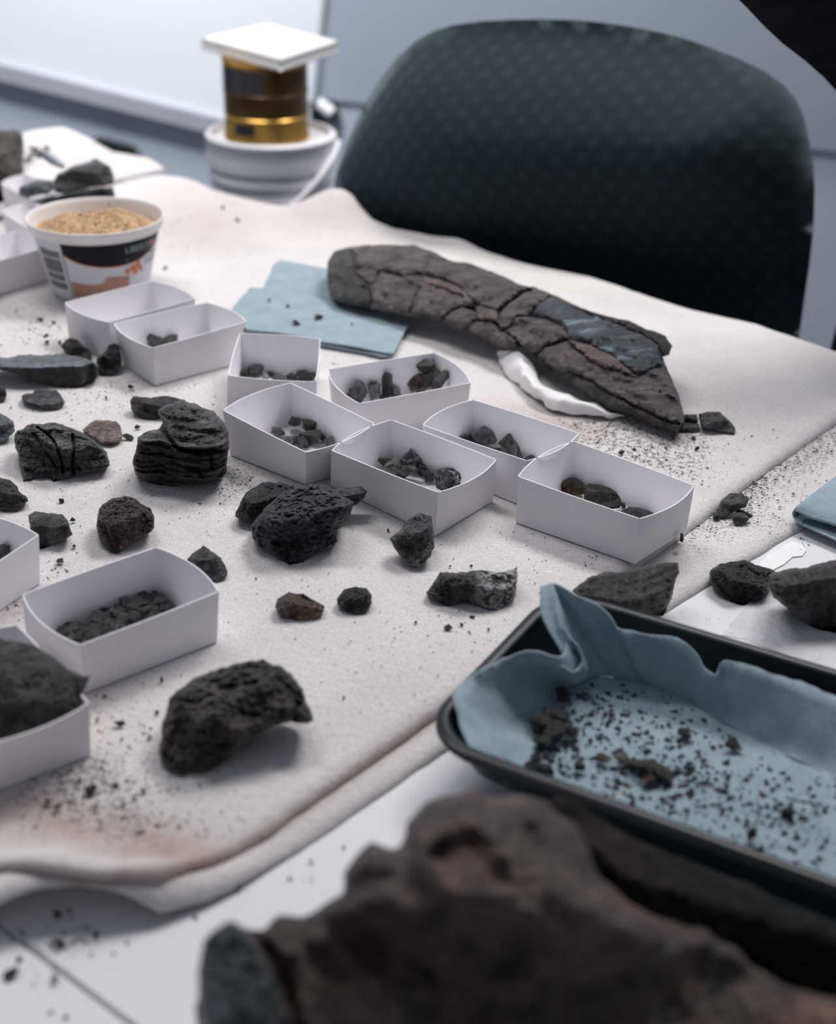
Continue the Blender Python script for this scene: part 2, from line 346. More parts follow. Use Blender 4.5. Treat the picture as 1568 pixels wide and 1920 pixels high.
FOOT = []                                      # outlines that grit keeps clear of
def rock(name, label, poly, mat, z0=0.0, seed=1, T=None, cat='rock', group=None, den=40, rough=1.0, cracks=(), planes=(), push=0.55,
         nplanes=15, edge=0.12, jag=1.0, lam=0.0, dep=None, parent=None, tilt=0.45, flat=False, ridge=None, mat2=None):
    """solid stone whose outline follows poly: planes cut a faceted body, noise breaks it, the underside is flat on z0"""
    rng = np.random.default_rng(seed); poly = np.asarray(poly, float)
    if parent is None: FOOT.append(poly)
    if den >= 40: den = int(den * 1.35)
    size = (poly.max(0) - poly.min(0)); L = size.max(); sp = L / den
    P = resample(poly, sp)
    for k in range(len(P)):
        nn = Vector((P[k, 0] / L * 9, P[k, 1] / L * 9, seed * 3.7))
        P[k] += np.array([noise.noise(nn), noise.noise(nn + Vector((31, 7, 2)))]) * 0.016 * L * jag
        nn = nn * 3.1
        P[k] += np.array([noise.noise(nn), noise.noise(nn + Vector((31, 7, 2)))]) * 0.008 * L * jag
    V2, F = fill(P, sp, rng)
    ib = int(np.argmax(poly[:, 1])); bp = poly[ib]
    d0 = depth(at(bp[0], bp[1], z0)) if dep is None else dep
    pxm = d0 / FPX
    if T is None: T = 0.46 * min(size[0], size[1] * 1.15) * pxm
    tm = d0 + push * T
    c2 = (poly.max(0) + poly.min(0)) / 2; Cc = O + ray(*c2) * tm
    ax = np.array([size[0] / 2 * pxm, size[1] / 2 * pxm, T]); E = np.stack([RT, UP, -FW])
    D = rays(V2); dist = segdist(V2, P)
    t = np.full(len(V2), tm - 1.15 * T)
    pl = []
    for n in () if flat else ((rng.uniform(-.25, .25), rng.uniform(-.30, .0), 1.0), (rng.uniform(-.35, .35), -1.0, rng.uniform(-.25, .15))): pl.append((np.array(n), rng.uniform(.45, .62)))
    for _ in range(nplanes):
        v = rng.normal(size=3); v[2] = abs(v[2]) * 1.1 + .15; v /= np.linalg.norm(v)
        pl.append((v[0] * RT + v[1] * UP - v[2] * FW, rng.uniform(.68, .92)))
    for n, f in list(planes) + pl:
        n = np.asarray(n, float); n = n / np.linalg.norm(n)
        h = np.linalg.norm(ax * (E @ n)) * f
        nd = D @ n
        ti = np.where(nd < -0.02, ((Cc - O) @ n + h) / np.where(np.abs(nd) < 1e-6, -1e-6, nd), -1)
        t = np.maximum(t, ti)
    if ridge is not None:   # a top face meeting a front face along a measured edge
        rp, hr, ta, fs = ridge; rp = np.asarray(rp, float)
        ry = np.interp(V2[:, 0], rp[:, 0], rp[:, 1])
        ry = ry + np.array([noise.noise(Vector((x / L * 14, seed, 2))) for x in V2[:, 0]]) * .012 * L
        Dr = rays(np.column_stack([V2[:, 0], ry])); tr_ = (z0 + hr - CAMZ) / Dr[:, 2]
        Xr = O + Dr * tr_[:, None]; nn_ = np.array([0, -math.sin(math.radians(ta)), math.cos(math.radians(ta))])
        tt = ((Xr - O) @ nn_) / (D @ nn_)
        hd, hdr = np.linalg.norm(D[:, :2], axis=1), np.linalg.norm(Dr[:, :2], axis=1)
        tf = tr_ * hdr / hd; drop = np.maximum(0, z0 + hr - (CAMZ + tf * D[:, 2])); tf = tf - fs * drop
        up_ = V2[:, 1] < ry
        tR = np.where(up_, tt, tf); T = max(T, hr * .8)
        tm = float(np.mean(tR)) + .6 * T; tilt = 1.9
        fr_pl = []
        for n, f in pl[2:5]:
            n = n / np.linalg.norm(n); h = np.linalg.norm(ax * (E @ n)) * f; nd = D @ n
            tR = np.maximum(tR, np.where(nd < -.05, ((Cc - O) @ n + h) / np.minimum(nd, -1e-6), -1)) if False else tR
        t = tR
    s = prof(dist / (edge * min(size)))
    tmv = tm + tilt * (c2[1] - V2[:, 1]) * pxm
    t = tmv - s * np.maximum(tmv - t, 0.22 * T)
    if ridge is not None: t = tR + (1 - s) * .35 * T; tmv = tR + .35 * T
    fr = 3.2 / (L * pxm)
    X = O + D * t[:, None]
    for k in range(len(V2)):
        p = Vector(X[k]) * fr + Vector((seed * 5.1, seed * 1.7, 0))
        a = noise.ridged_multi_fractal(p * 0.8, 0.9, 2.0, 5, 1.0, 2.0) - 1.1
        b = fnoise(p * 3.0, 4)
        dt = (-0.05 * a - 0.085 * b - 0.055 * fnoise(p * 8.5, 4)) * T * rough * (.55 if ridge is not None else 1)
        if lam: dt += lam * T * 0.10 * noise.noise(Vector((p.x * 1.2, p.y * 1.2, p.z * 9)))
        t[k] += dt * min(1.0, s[k] * 1.2)
    for cr, w, dp in cracks:
        dd = segdist(V2, np.asarray(cr, float), False)
        t += np.clip(1 - dd / w, 0, 1) ** 0.7 * dp
    onb = dist < 1e-6
    t = np.where(onb, tmv, np.minimum(t, tmv + 0.5 * T))
    tb = tmv + s * T * 0.85
    tmax = (z0 - CAMZ) / D[:, 2]
    t = np.minimum(t, tmax); tb = np.minimum(np.maximum(tb, t + 1e-5), tmax)
    n = len(V2)
    Vf = O + D * t[:, None]; Vb = O + D * tb[:, None]
    m = {}; Vl = list(Vf)
    for i in range(n):
        if onb[i]: m[i] = i
        else: m[i] = len(Vl); Vl.append(Vb[i])
    Fa = list(F) + [tuple(m[i] for i in reversed(f)) for f in F]
    mi = None
    if mat2 is not None:  # faces below the ridge get a darker material, shade painted as colour
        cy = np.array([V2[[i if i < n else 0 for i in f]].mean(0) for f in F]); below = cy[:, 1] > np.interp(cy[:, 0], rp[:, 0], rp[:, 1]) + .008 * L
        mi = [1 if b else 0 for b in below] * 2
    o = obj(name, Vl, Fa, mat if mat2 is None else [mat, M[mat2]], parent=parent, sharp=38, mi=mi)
    if parent is None: tag(o, label, cat, group)
    return o

def hull(rng, n, sc, flat=1.0):
    v = rng.normal(size=(n, 3)); v /= np.linalg.norm(v, axis=1)[:, None]; v *= rng.uniform(.75, 1.0, (n, 1)) * np.array(sc) / 2
    b = bmesh.new()
    for p in v: b.verts.new(p)
    bmesh.ops.convex_hull(b, input=b.verts)
    for x in [x for x in b.verts if not x.link_faces]: b.verts.remove(x)
    b.verts.index_update()
    V = np.array([x.co[:] for x in b.verts]); F = [tuple(q.index for q in f.verts) for f in b.faces]; b.free()
    return V, F
def rotm(rng, tilt=0.5):
    a, b, c = rng.uniform(0, 6.28), rng.normal() * tilt, rng.normal() * tilt
    return np.array(Matrix.Rotation(a, 3, 'Z') @ Matrix.Rotation(b, 3, 'X') @ Matrix.Rotation(c, 3, 'Y'))
def inbox(k, px, py, margin=.005):
    """lowest point on the pixel's ray that lies inside box k"""
    B = BOXES[k]; c = B.mean(0); B2 = c + (B - c) * (1 - margin / np.linalg.norm(B - c, axis=1)[:, None])
    z = .0046
    while z < .034 and not inside(at(px, py, z)[None, :2], B2)[0]: z += .0007
    return at(px, py, z)
def chip(name, label, cat, group, px, py, w, h, mat, z0=0.0, seed=0, n=16, detail=True, lift=0.0, P=None):
    """a small broken stone about w x h pixels, resting on z0"""
    rng = np.random.default_rng(seed + 977)
    hh = None
    if P is None: P = at(px, py, z0 + 0.003 + lift)
    else: hh = max(0, P[2] - .0046) + lift
    pm = depth(P) / FPX
    V, F = hull(rng, n, (w * pm * 1.3, w * pm * rng.uniform(.8, 1.15), max(h * pm * 1.25, 0.0022)))
    V = V @ rotm(rng, 0.22).T
    b = bmesh.new(); vs = [b.verts.new(v) for v in V]
    for f in F: b.faces.new([vs[i] for i in f])
    if detail:
        bmesh.ops.subdivide_edges(b, edges=b.edges, cuts=2, use_grid_fill=True)
        bmesh.ops.triangulate(b, faces=b.faces)
        for v in b.verts:
            q = v.co / (w * pm) * 5 + Vector((seed, 0, seed * .3))
            v.co *= 1 + 0.16 * noise.noise(q) + 0.07 * noise.noise(q * 2.7)
    b.verts.index_update(); V = np.array([v.co[:] for v in b.verts]); F = [tuple(x.index for x in f.verts) for f in b.faces]; b.free()
    V[:, 2] -= V[:, 2].min()
    if hh is None: V += np.array([P[0], P[1], z0 + lift])
    else:
        m_ = V[:, 2].max(); sc_ = min(1.5, (m_ + hh) / m_) if hh > .002 else 1; V[:, 2] *= sc_; hh = max(0, hh - (sc_ - 1) * m_)
        V += np.array([P[0], P[1], z0 + hh])
    return tag(obj(name, V, F, mat, sharp=30), label, cat, group)
def crumbs(name, label, pts, mat, parent=None, kind='stuff', cat=None):
    """loose grit; pts = (x, y, z, size)"""
    rng = np.random.default_rng(len(pts) + 5); b = MB()
    for x, y, z, s in pts:
        v = np.array([(1, 0, 0), (-.5, .87, 0), (-.5, -.87, 0), (0, 0, .8), (.3, -.1, -.3), (-.4, .2, .55)]) + rng.normal(size=(6, 3)) * .22
        v = v @ np.array(Matrix.Rotation(rng.uniform(0, 6.28), 3, 'Z')).T * np.array([s * rng.uniform(.7, 1.5), s, s * .6]) * .5
        v[:, 2] -= v[:, 2].min()
        b.add(v + np.array([x, y, z + 0.0005]), [(0, 1, 3), (1, 5, 3), (5, 2, 3), (2, 0, 3), (0, 4, 1), (1, 4, 2), (2, 4, 0), (1, 2, 5)])
    o = b.obj(name, mat, parent, sharp=None)
    if label: tag(o, label, cat)
    o['kind'] = kind
    return o
def sheet(name, polyw, zf, thick, mat, sp=0.01, parent=None, attr=None, soft=0.0, jag=0.0, seed=3, sharp=50, fall=.6):
    """cloth or felt lying flat: polyw in world x,y; zf(x,y) gives the top"""
    rng = np.random.default_rng(seed); P = resample(np.asarray(polyw, float)[:, :2], sp)
    if jag:
        for k in range(len(P)):
            P[k] += np.array([noise.noise(Vector((P[k, 0] * 60, P[k, 1] * 60, 1))), noise.noise(Vector((P[k, 0] * 60, P[k, 1] * 60, 9)))]) * jag
    V2, F = fill(P, sp, rng, 0.15, (soft * .12, soft * .38, soft * .75, soft * 1.1) if soft > .004 else ())
    d = segdist(V2, P)
    z = np.array([zf(x, y) for x, y in V2])
    drop = (1 - prof(d / soft)) * thick * fall if soft else 0
    n = len(V2)
    V = np.vstack([np.column_stack([V2, z - drop]), np.column_stack([V2, z - thick])])
    Fa = list(F) + [tuple(i + n for i in reversed(f)) for f in F]
    for a, b in boundary_edges(F): Fa.append((a, b, b + n, a + n)[::-1])
    o = obj(name, V, Fa, mat, parent=parent, sharp=sharp)
    if attr is not None:
        A = o.data.color_attributes.new('dirt', 'FLOAT_COLOR', 'POINT')
        col = np.zeros((2 * n, 4), np.float32); col[:, 3] = 1
        a = attr(V2); col[:n, :3] = a; col[n:, :3] = a
        A.data.foreach_set('color', col.ravel())
    return o

# ================================================================== STRUCTURE
ZT = -0.0142                                   # laminate top; z = 0 is the top of the upper felt
wa, wb = at(640, 190, -0.10), at(1530, 280, -0.10)
wdir = (wb - wa); wdir[2] = 0; wdir /= np.linalg.norm(wdir); wn = np.array([wdir[1], -wdir[0], 0.0])   # faces the camera
if wn[1] > 0: wn = -wn
def slab(name, a, b, z0, z1, back, mat, kind='structure'):
    a, b = np.array(a, float), np.array(b, float); k = -wn * back
    V = [(*p[:2], z) for z in (z0, z1) for p in (a, b, b + k, a + k)]
    o = obj(name, V, [(0, 1, 2, 3), (4, 5, 6, 7), (0, 1, 5, 4), (1, 2, 6, 5), (2, 3, 7, 6), (3, 0, 4, 7)], mat, sharp=None)
    o['kind'] = kind; return o
slab('wall_back', wa - wdir * 2.2, wb + wdir * 1.6, -0.10, 1.9, 0.20, M['wall'])
slab('baseboard_back', wa - wdir * 2.2 - wn * 0.012, wb + wdir * 1.6 - wn * 0.012, -0.74, -0.10, 0.188, M['walllow'])
mb = MB(); mb.box((-3.2, -1.5, -0.78), (3.0, 4.2, -0.74)); o = mb.obj('floor', M['floor'], sharp=None); o['kind'] = 'structure'

# tables: the far edge runs past the chair, the joint between the two tops shows lower left
e1 = at(0, 1735, ZT); e2 = at(245, 1920, ZT)
td = (e2 - e1); td[2] = 0; td /= np.linalg.norm(td); tn = np.array([-td[1], td[0], 0.0])
if tn[1] < 0: tn = -tn
far = float((at(1000, 520, -0.01) - e1) @ tn) - 0.03
def tabletop(label, s0, s1, w0, w1):
    base = e1 + td * (s0 + s1) / 2 + tn * (w0 + w1) / 2; base[2] = -0.74
    root = empty('table', base, label, 'table')
    m = MB(); c = [e1 + td * s + tn * w for s, w in ((s0, w0), (s1, w0), (s1, w1), (s0, w1))]
    b = bmesh.new(); vs = [b.verts.new((*p[:2], ZT - 0.028)) for p in c] + [b.verts.new((*p[:2], ZT)) for p in c]
    for f in ((0, 1, 2, 3), (4, 5, 6, 7), (0, 1, 5, 4), (1, 2, 6, 5), (2, 3, 7, 6), (3, 0, 4, 7)): b.faces.new([vs[i] for i in f])
    bmesh.ops.bevel(b, geom=list(b.edges), offset=0.0012, segments=2, affect='EDGES')
    b.verts.index_update(); V = [v.co[:] for v in b.verts]; F = [tuple(v.index for v in f.verts) for f in b.faces]; b.free()
    obj('tabletop', V, F, M['table'], root, 40)
    for s, w in ((s0 + .06, w0 + .06), (s1 - .06, w0 + .06), (s1 - .06, w1 - .12), (s0 + .06, w1 - .12)):
        p = e1 + td * s + tn * w
        MB().box((-.02, -.02, -0.74), (.02, .02, ZT - 0.028), math.atan2(td[1], td[0]), (p[0], p[1], 0)).obj('leg', M['steel'], root, None)
    return root
tabletop('white laminate table under the felt mats and the boxes', -1.5, 1.35, 0.0008, far)
tabletop('white laminate table in the bottom left corner, across the joint', -1.5, 1.35, -0.75, -0.0008)

# ================================================================== FELT MATS
GB = []                                        # smooth lifts of the cloth: x, y, height, sx, sy, angle
def gb(px, py, h, sx, sy, ang=0.0): p = at(px, py, h); GB.append((p[0], p[1], h, sx, sy, ang))
gb(640, 352, 0.034, 0.055, 0.05)
gb(740, 415, 0.006, 0.05, 0.04)
gb(350, 335, 0.006, 0.08, 0.04)
gb(40, 1625, 0.020, 0.055, 0.030, 0.35)
gb(250, 1650, 0.008, 0.05, 0.012, 0.5)
gb(1150, 540, 0.004, 0.06, 0.03, -0.8)
gb(880, 452, 0.005, 0.04, 0.03, -0.8)
def lift(x, y):
    z = 0.0
    for a, b, h, sx, sy, an in GB:
        dx, dy = x - a, y - b; u = math.cos(an) * dx + math.sin(an) * dy; v = -math.sin(an) * dx + math.cos(an) * dy
        q = (u / sx) ** 2 + (v / sy) ** 2
        if q < 12: z += h * math.exp(-q)
    return z
def waves(x, y): return -0.0006 * (1 + noise.noise(Vector((x * 14, y * 14, 4)))) * 0.7
def W_(pts): return np.array([at(p[0], p[1], p[2] if len(p) > 2 else 0.0)[:2] for p in pts])
# dirt: clusters in the photograph's frame, px, py, sx, sy, strength
DUST = [(80, 610, 90, 45, .55), (130, 745, 150, 60, .6), (330, 700, 100, 30, .5), (260, 930, 170, 60, .55), (60, 1120, 90, 60, 1.0), (110, 1340, 110, 110, .7),
        (150, 1470, 130, 60, .95), (240, 1570, 120, 50, .9), (1170, 835, 110, 45, .95), (1250, 860, 90, 50, .9), (640, 665, 90, 30, .45), (430, 400, 120, 60, .35),
        (450, 900, 70, 40, .8), (300, 640, 260, 60, .25), (900, 1170, 160, 60, .3), (640, 1290, 160, 60, .28), (1130, 1030, 120, 50, .4), (60, 300, 80, 50, .7),
        (1180, 800, 150, 35, .7), (330, 480, 200, 60, .25), (560, 640, 60, 30, .4)]
DUST2 = [(1370, 945, 70, 40, 1.0), (1470, 850, 80, 55, 1.1), (1550, 790, 60, 50, 1.1), (1380, 900, 40, 25, 1.0), (1300, 1000, 60, 30, .7), (1480, 990, 60, 30, .6)]
STAIN = [(150, 1560, 150, 38, .75), (270, 1620, 120, 30, .75), (330, 1590, 70, 30, .45), (60, 1510, 90, 30, .55), (1240, 1030, 90, 30, .25), (150, 1330, 70, 90, .28),
         (400, 395, 120, 50, .3), (640, 420, 120, 40, .2), (950, 790, 130, 30, .5), (1060, 800, 90, 20, .35), (180, 300, 100, 25, .25), (340, 430, 100, 40, .2), (60, 1130, 80, 60, .3)]
def px_of(XY, z=0.0):
    d = np.column_stack([XY, np.full(len(XY), z)]) - O; q = d @ FW
    return np.column_stack([W / 2 + FPX * (d @ RT) / q, H / 2 - FPX * (d @ UP) / q])
def clus(P, L):
    r = np.zeros(len(P))
    for a, b, sx, sy, s in L: r += s * np.exp(-(((P[:, 0] - a) / sx) ** 2 + ((P[:, 1] - b) / sy) ** 2) * 0.7)
    return np.clip(r, 0, 1)
SEAM = [(-60, 1650), (60, 1668), (130, 1676), (200, 1680), (300, 1664), (400, 1614), (500, 1550), (620, 1466), (740, 1384), (850, 1306), (960, 1225), (1070, 1145), (1180, 1062), (1290, 985), (1430, 878), (1568, 782), (1700, 690)]
def dirt_up(XY):
    P = px_of(XY); near = np.clip(1.1 - segdist(P, SEAM, False) / 13, 0, 1) * np.clip((1100 - P[:, 0]) / 200, 0, 1)
    return np.column_stack([clus(P, DUST), np.clip(clus(P, STAIN) + near * .7, 0, 1), np.zeros(len(P))])
def dirt_low(XY):
    P = px_of(XY, -0.006); d = segdist(P, SEAM, False)
    near = np.clip(1.3 - d / 20, 0, 1) * np.clip((1150 - P[:, 0]) / 200, 0, 1)
    return np.column_stack([np.clip(clus(P, DUST2) + near * .3, 0, 1), np.clip(near * 1.3, 0, 1), np.zeros(len(P))])
backedge = [(1700, 700), (1640, 668), (1568, 652), (1500, 629), (1420, 602), (1300, 576), (1190, 546), (1110, 516), (1000, 492), (900, 466), (860, 447), (790, 437),
            (740, 423, .006), (700, 409, .01), (680, 386, .02), (662, 362, .03), (640, 349, .034), (612, 362, .024), (560, 379, .01), (480, 372), (400, 354), (345, 336), (300, 326), (215, 342), (100, 366), (-150, 430), (-500, 560)]
left = [(-900, 900), (-1100, 1500), (-500, 1640)]
up = W_(backedge + left + SEAM)
SOFT = 0.007
o = sheet('felt_mat', up, lambda x, y: lift(x, y) + waves(x, y), 0.0070, M['mat'], 0.0065, attr=dirt_up, soft=0.012, jag=0.0012, fall=.93)
tag(o, 'off-white felt mat, the upper and largest one, carrying the boxes and the long fossil', 'mat')
lowedge = [(-80, 1755), (0, 1728), (70, 1704), (150, 1690), (230, 1699), (300, 1706), (380, 1681), (480, 1626), (600, 1550), (720, 1468), (830, 1394), (1010, 1281), (1232, 1142), (1370, 1058), (1490, 986), (1568, 944), (1750, 830)]
low = W_([(p[0], p[1], -0.006) for p in [(1700, 770), (1400, 660), (1100, 600), (700, 480), (-200, 560), (-700, 900), (-900, 1500), (-500, 1700)] + lowedge])
o = sheet('felt_mat', low, lambda x, y: lift(x, y) - 0.0080 + waves(x, y) * .2, 0.0058, M['mat'], 0.0075, attr=dirt_low, soft=0.013, jag=0.001, seed=8, fall=.92)
tag(o, 'off-white felt mat, the lower one, whose edge shows below the pinkish seam', 'mat')
back = W_([(309, 318, .006), (280, 301, .006), (215, 288, .006), (170, 262, .006), (120, 240, .006), (60, 246, .006), (-90, 285, .006), (-300, 350, .006), (-500, 520, .006), (-100, 440, .006), (110, 366, .006), (215, 338, .006)])
o = sheet('felt_mat', back, lambda x, y: 0.0098 + 0.002 * noise.noise(Vector((x * 9, y * 9, 2))), 0.006, M['mat'], 0.01, attr=dirt_up, soft=SOFT, jag=0.001, seed=9)
tag(o, 'off-white felt mat, the small folded one far behind the tub', 'mat')

# ================================================================== CHAIRS, BOARD, PAIL
def chair_back(name, outline, dl, dr, mat, label, thick=0.07, uvs=1.0):
    """padded backrest: outline in the frame, depth runs from dl at the left to dr at the right"""
    P = np.array(outline, float); x0, x1 = P[:, 0].min(), P[:, 0].max()
    # a plane through three points with the photograph's outline laid onto it
    A = atd(x0, 640, dl); B = atd(x1, 640, dr); up_ = np.array([0.10, 0.20, 1.0])
    n = np.cross(B - A, up_); n /= np.linalg.norm(n); n = n if n @ FW < 0 else -n
    rng = np.random.default_rng(4); Q = resample(P, 22); V2, F = fill(Q, 30, rng, .1)
    D = rays(V2); t = ((A - O) @ n) / (D @ n); X = O + D * t[:, None]
    e0 = (B - A) / np.linalg.norm(B - A); e1_ = np.cross(n, e0)
    dist = segdist(V2, Q); s = prof(dist / 70.0); s2 = np.clip(dist / 300.0, 0, 1); s2 = s2 * (2 - s2) * np.clip((620 - V2[:, 1]) / 330, 0, 1)
    cu = (V2[:, 0] - (x0 + x1) / 2) / ((x1 - x0) / 2)
    Xf = X + n[None] * ((s * 0.020 + s2 * 0.120)[:, None]) - n[None] * (0.04 * (1 - cu ** 2) * s)[:, None]
    Xb = X + D * (s * 0.055)[:, None]
    nV = len(V2); onb = dist < 1e-6; m = {}; V = list(Xf)
    for i in range(nV):
        if onb[i]: m[i] = i
        else: m[i] = len(V); V.append(Xb[i])
    Fa = list(F) + [tuple(m[i] for i in reversed(f)) for f in F]
    V = np.array(V); c = X.mean(0)
    root = empty(name, (c[0] - n[0] * .12, c[1] - n[1] * .12, -0.74), label, 'chair')
    o = obj('backrest', V, Fa, mat, root, 70)
    uv = o.data.uv_layers.new(name='uv'); org = np.array(root['_org'])
    for l in o.data.loops:
        p = np.array(o.data.vertices[l.vertex_index].co) + org - A
        uv.data[l.index].uv = (p @ e0 * uvs, p @ e1_ * uvs)
    b2 = c + n * 0.26
    rest = np.array(root['_org'])
    lo = V[:, 2].min()
    m1 = MB(); q = c - n * .07
    m1.tube([(q[0], q[1], lo + .10), (q[0] - n[0] * .02, q[1] - n[1] * .02, -0.20), (q[0] + n[0] * .03, q[1] + n[1] * .03, -0.345), (q[0] + n[0] * .25, q[1] + n[1] * .25, -0.35)], [.018, .02, .02, .02], 10)
    m1.obj('back_support', M['blackplastic'], root, 50)
    sx = q + n * .27
    m2 = MB(); m2.lathe([(0.02, -.34), (.20, -.335), (.235, -.315), (.235, -.285), (.21, -.262), (.03, -.262)], (sx[0], sx[1], 0), 40); m2.obj('seat', mat, root, 50)
    m3 = MB(); m3.lathe([(.03, -.345), (.03, -.52), (.022, -.52), (.022, -.66), (.04, -.66), (.04, -.70)], (sx[0], sx[1], 0), 20); m3.obj('gas_post', M['blackplastic'], root, 40)
    for k in range(5):
        a = k * 2 * math.pi / 5; m4 = MB()
        m4.tube([(sx[0] + .03 * math.cos(a), sx[1] + .03 * math.sin(a), -.685), (sx[0] + .27 * math.cos(a), sx[1] + .27 * math.sin(a), -.70)], [.022, .014], 8)
        m4.lathe([(.008, -.74), (.024, -.735), (.024, -.72), (.010, -.71)], (sx[0] + .265 * math.cos(a), sx[1] + .265 * math.sin(a), 0), 12); m4.obj('foot', M['blackplastic'], root, 40)
    return root
chair_back('office_chair', [(612, 420), (632, 320), (648, 275), (664, 235), (690, 185), (715, 145), (745, 108), (778, 78), (815, 57), (850, 47), (905, 40), (960, 37), (1020, 36), (1085, 38), (1150, 45), (1205, 54), (1270, 68),
            (1330, 88), (1390, 112), (1435, 134), (1468, 158), (1492, 185), (1508, 220), (1518, 265), (1526, 310), (1528, 360), (1526, 430), (1518, 500), (1509, 560), (1500, 625), (1490, 700), (1440, 745), (1300, 760), (1000, 760), (720, 740), (625, 680)],
           1.90, 1.60, M['chair'], 'dark teal office chair with woven backrest behind the felt mat')
chair_back('office_chair', [(1376, -10), (1400, 14), (1432, 48), (1468, 82), (1510, 114), (1545, 145), (1575, 178), (1620, 240), (1660, 330), (1700, 470), (1980, 470), (2060, 200), (1990, -60), (1850, -160), (1600, -170), (1430, -90)],
           1.36, 1.55, M['chairblack'], 'black chair backrest cut off by the top right corner of the photo')

def board():
    def onw(px, py): d = ray(px, py); q = wa + wn * .03; return O + d * (((q - O) @ wn) / (d @ wn))
    BR, BL, TR = onw(574, 291), onw(-160, 108), onw(648, -130)
    ex = (BL - BR) / np.linalg.norm(BL - BR); ey = TR - BR; ey -= ex * (ey @ ex); ey /= np.linalg.norm(ey); n = np.cross(ex, ey); n = n if n @ FW < 0 else -n
    w = np.linalg.norm(BL - BR) + .3; h = .75
    root = empty('whiteboard', BR + ex * w / 2, 'large bright white board with grey bottom rail behind the white pail', 'whiteboard')
    def bx(a0, a1, b0, b1, c0, c1):
        V = [BR + ex * a + ey * b + n * c for c in (c0, c1) for a, b in ((a0, b0), (a1, b0), (a1, b1), (a0, b1))]
        return V, [(0, 1, 2, 3), (4, 5, 6, 7), (0, 1, 5, 4), (1, 2, 6, 5), (2, 3, 7, 6), (3, 0, 4, 7)]
    obj('panel', *bx(0, w, 0.034, h, -.02, 0), M['board'], root, None)
    obj('bottom_rail', *bx(0, w, 0, .034, -.024, 0.012), M['rail'], root, None)
    for a in (.25, w - .25): obj('wall_bracket', *bx(a - .02, a + .02, .08, .2, -.09, -.02), M['steel'], root, None)
    return root
board()

pz = 0.012
pc = atd(508, 246, 2.15); pr = 0.098
ps = empty('stool', (pc[0], pc[1], -0.74), 'round grey stool that carries the white pail behind the mats', 'stool')
MB().lathe([(.0, -.205), (.11, -.205), (.115, -.195), (.115, -.185), (.11, -.178), (.0, -.178)], (pc[0], pc[1], 0), 40, False).obj('seat', M['steel'], ps, 40)
for k in range(4):
    a = k * math.pi / 2 + .4
    MB().tube([(pc[0] + .08 * math.cos(a), pc[1] + .08 * math.sin(a), -.2), (pc[0] + .12 * math.cos(a), pc[1] + .12 * math.sin(a), -.74)], .010, 10).obj('leg', M['steel'], ps, 40)
zt = pc[2]
pail = empty('pail', (pc[0], pc[1], -.178), 'white ribbed plastic pail with a lid and handle standing left of the office chair', 'pail')
pb = [(.0, -.178), (.086, -.178), (.089, -.172)]
zz = -.170
while zz < zt - .055:
    k = (zz + .178) / (zt + .178)
    pb += [(.0895 + .004 * k, zz), (.0895 + .004 * k, zz + .008), (.0925 + .004 * k, zz + .011), (.0925 + .004 * k, zz + .018)]; zz += .024
pb += [(.092, zt - .05), (.092, zt - .03), (.0, zt - .03)]
MB().lathe(pb, (pc[0], pc[1], 0), 64, False).obj('body', M['pail'], pail, 45)
MB().lathe([(.093, zt - .048), (.097, zt - .046), (.0985, zt - .03), (.097, zt - .012), (.0985, zt - .010), (.0985, zt - .003), (.095, zt), (.090, zt), (.086, zt - .009), (.0, zt - .009)], (pc[0], pc[1], 0), 64, False).obj('lid', M['pail'], pail, 45)
hp = []
for k in range(15):
    u = k / 14; a = -.05 - 1.25 * u
    hp.append((pc[0] + .102 * math.cos(a), pc[1] + .102 * math.sin(a), zt - .012 - .085 * u ** 1.2))
MB().tube(hp, .0045, 8).obj('handle', M['pail'], pail, 50)
cc = (pc[0] - .006, pc[1] + .0, 0); z0 = zt - .009; cr = .064
can = empty('tin_can', (cc[0], cc[1], z0), 'gold and dark brown tin can standing on the lid of the white pail', 'can')
ch = .118
MB().lathe([(.0, z0), (cr - .002, z0), (cr, z0 + .002), (cr, z0 + .007), (cr - .002, z0 + .010), (cr - .002, z0 + .034), (cr, z0 + .036), (cr - .002, z0 + .038), (cr - .002, z0 + ch - .01), (cr, z0 + ch - .006), (cr, z0 + ch), (cr - .006, z0 + ch), (.0, z0 + ch - .004)], cc, 56, False).obj('body', M['gold'], can, 40)
MB().lathe([(cr - .0016, z0 + .039), (cr - .0016, z0 + .069), (cr, z0 + .071), (cr - .0016, z0 + .073), (cr - .0016, z0 + ch - .011)], cc, 56, False).obj('brown_band', M['amber'], can, 40)
def arcpatch(name, mat, parent, c, r0, a0, a1, h0, h1, n=20):
    G = [[(c[0] + r0 * math.cos(a), c[1] + r0 * math.sin(a), h) for h in (h0, h1)] for a in np.linspace(a0, a1, n)]
    return MB().grid(G).obj(name, mat, parent, 60)
arcpatch('label', M['canblack'], can, cc, cr - .0011, -3.3, -1.55, z0 + .073, z0 + ch - .011)
arcpatch('label', M['canblack'], can, cc, cr - .0012, -2.3, -1.75, z0 + .014, z0 + .030)
tz = z0 + ch + .0005
tp = [at(*p, tz) for p in ((376, 92), (527, 134), (636, 98), (500, 62))]
b = bmesh.new(); cen = sum(tp) / 4
lo_ = [b.verts.new((*(cen + (p - cen) * .97)[:2], tz)) for p in tp]; hi_ = [b.verts.new((*p[:2], tz + .013)) for p in tp]
for f in ((0, 1, 2, 3),): b.faces.new([lo_[i] for i in f]); ft = b.faces.new([hi_[i] for i in f])
for k in range(4): b.faces.new([lo_[k], lo_[(k + 1) % 4], hi_[(k + 1) % 4], hi_[k]])
r = bmesh.ops.inset_region(b, faces=[ft], thickness=.028); bmesh.ops.translate(b, verts=ft.verts, vec=(0, 0, .003))
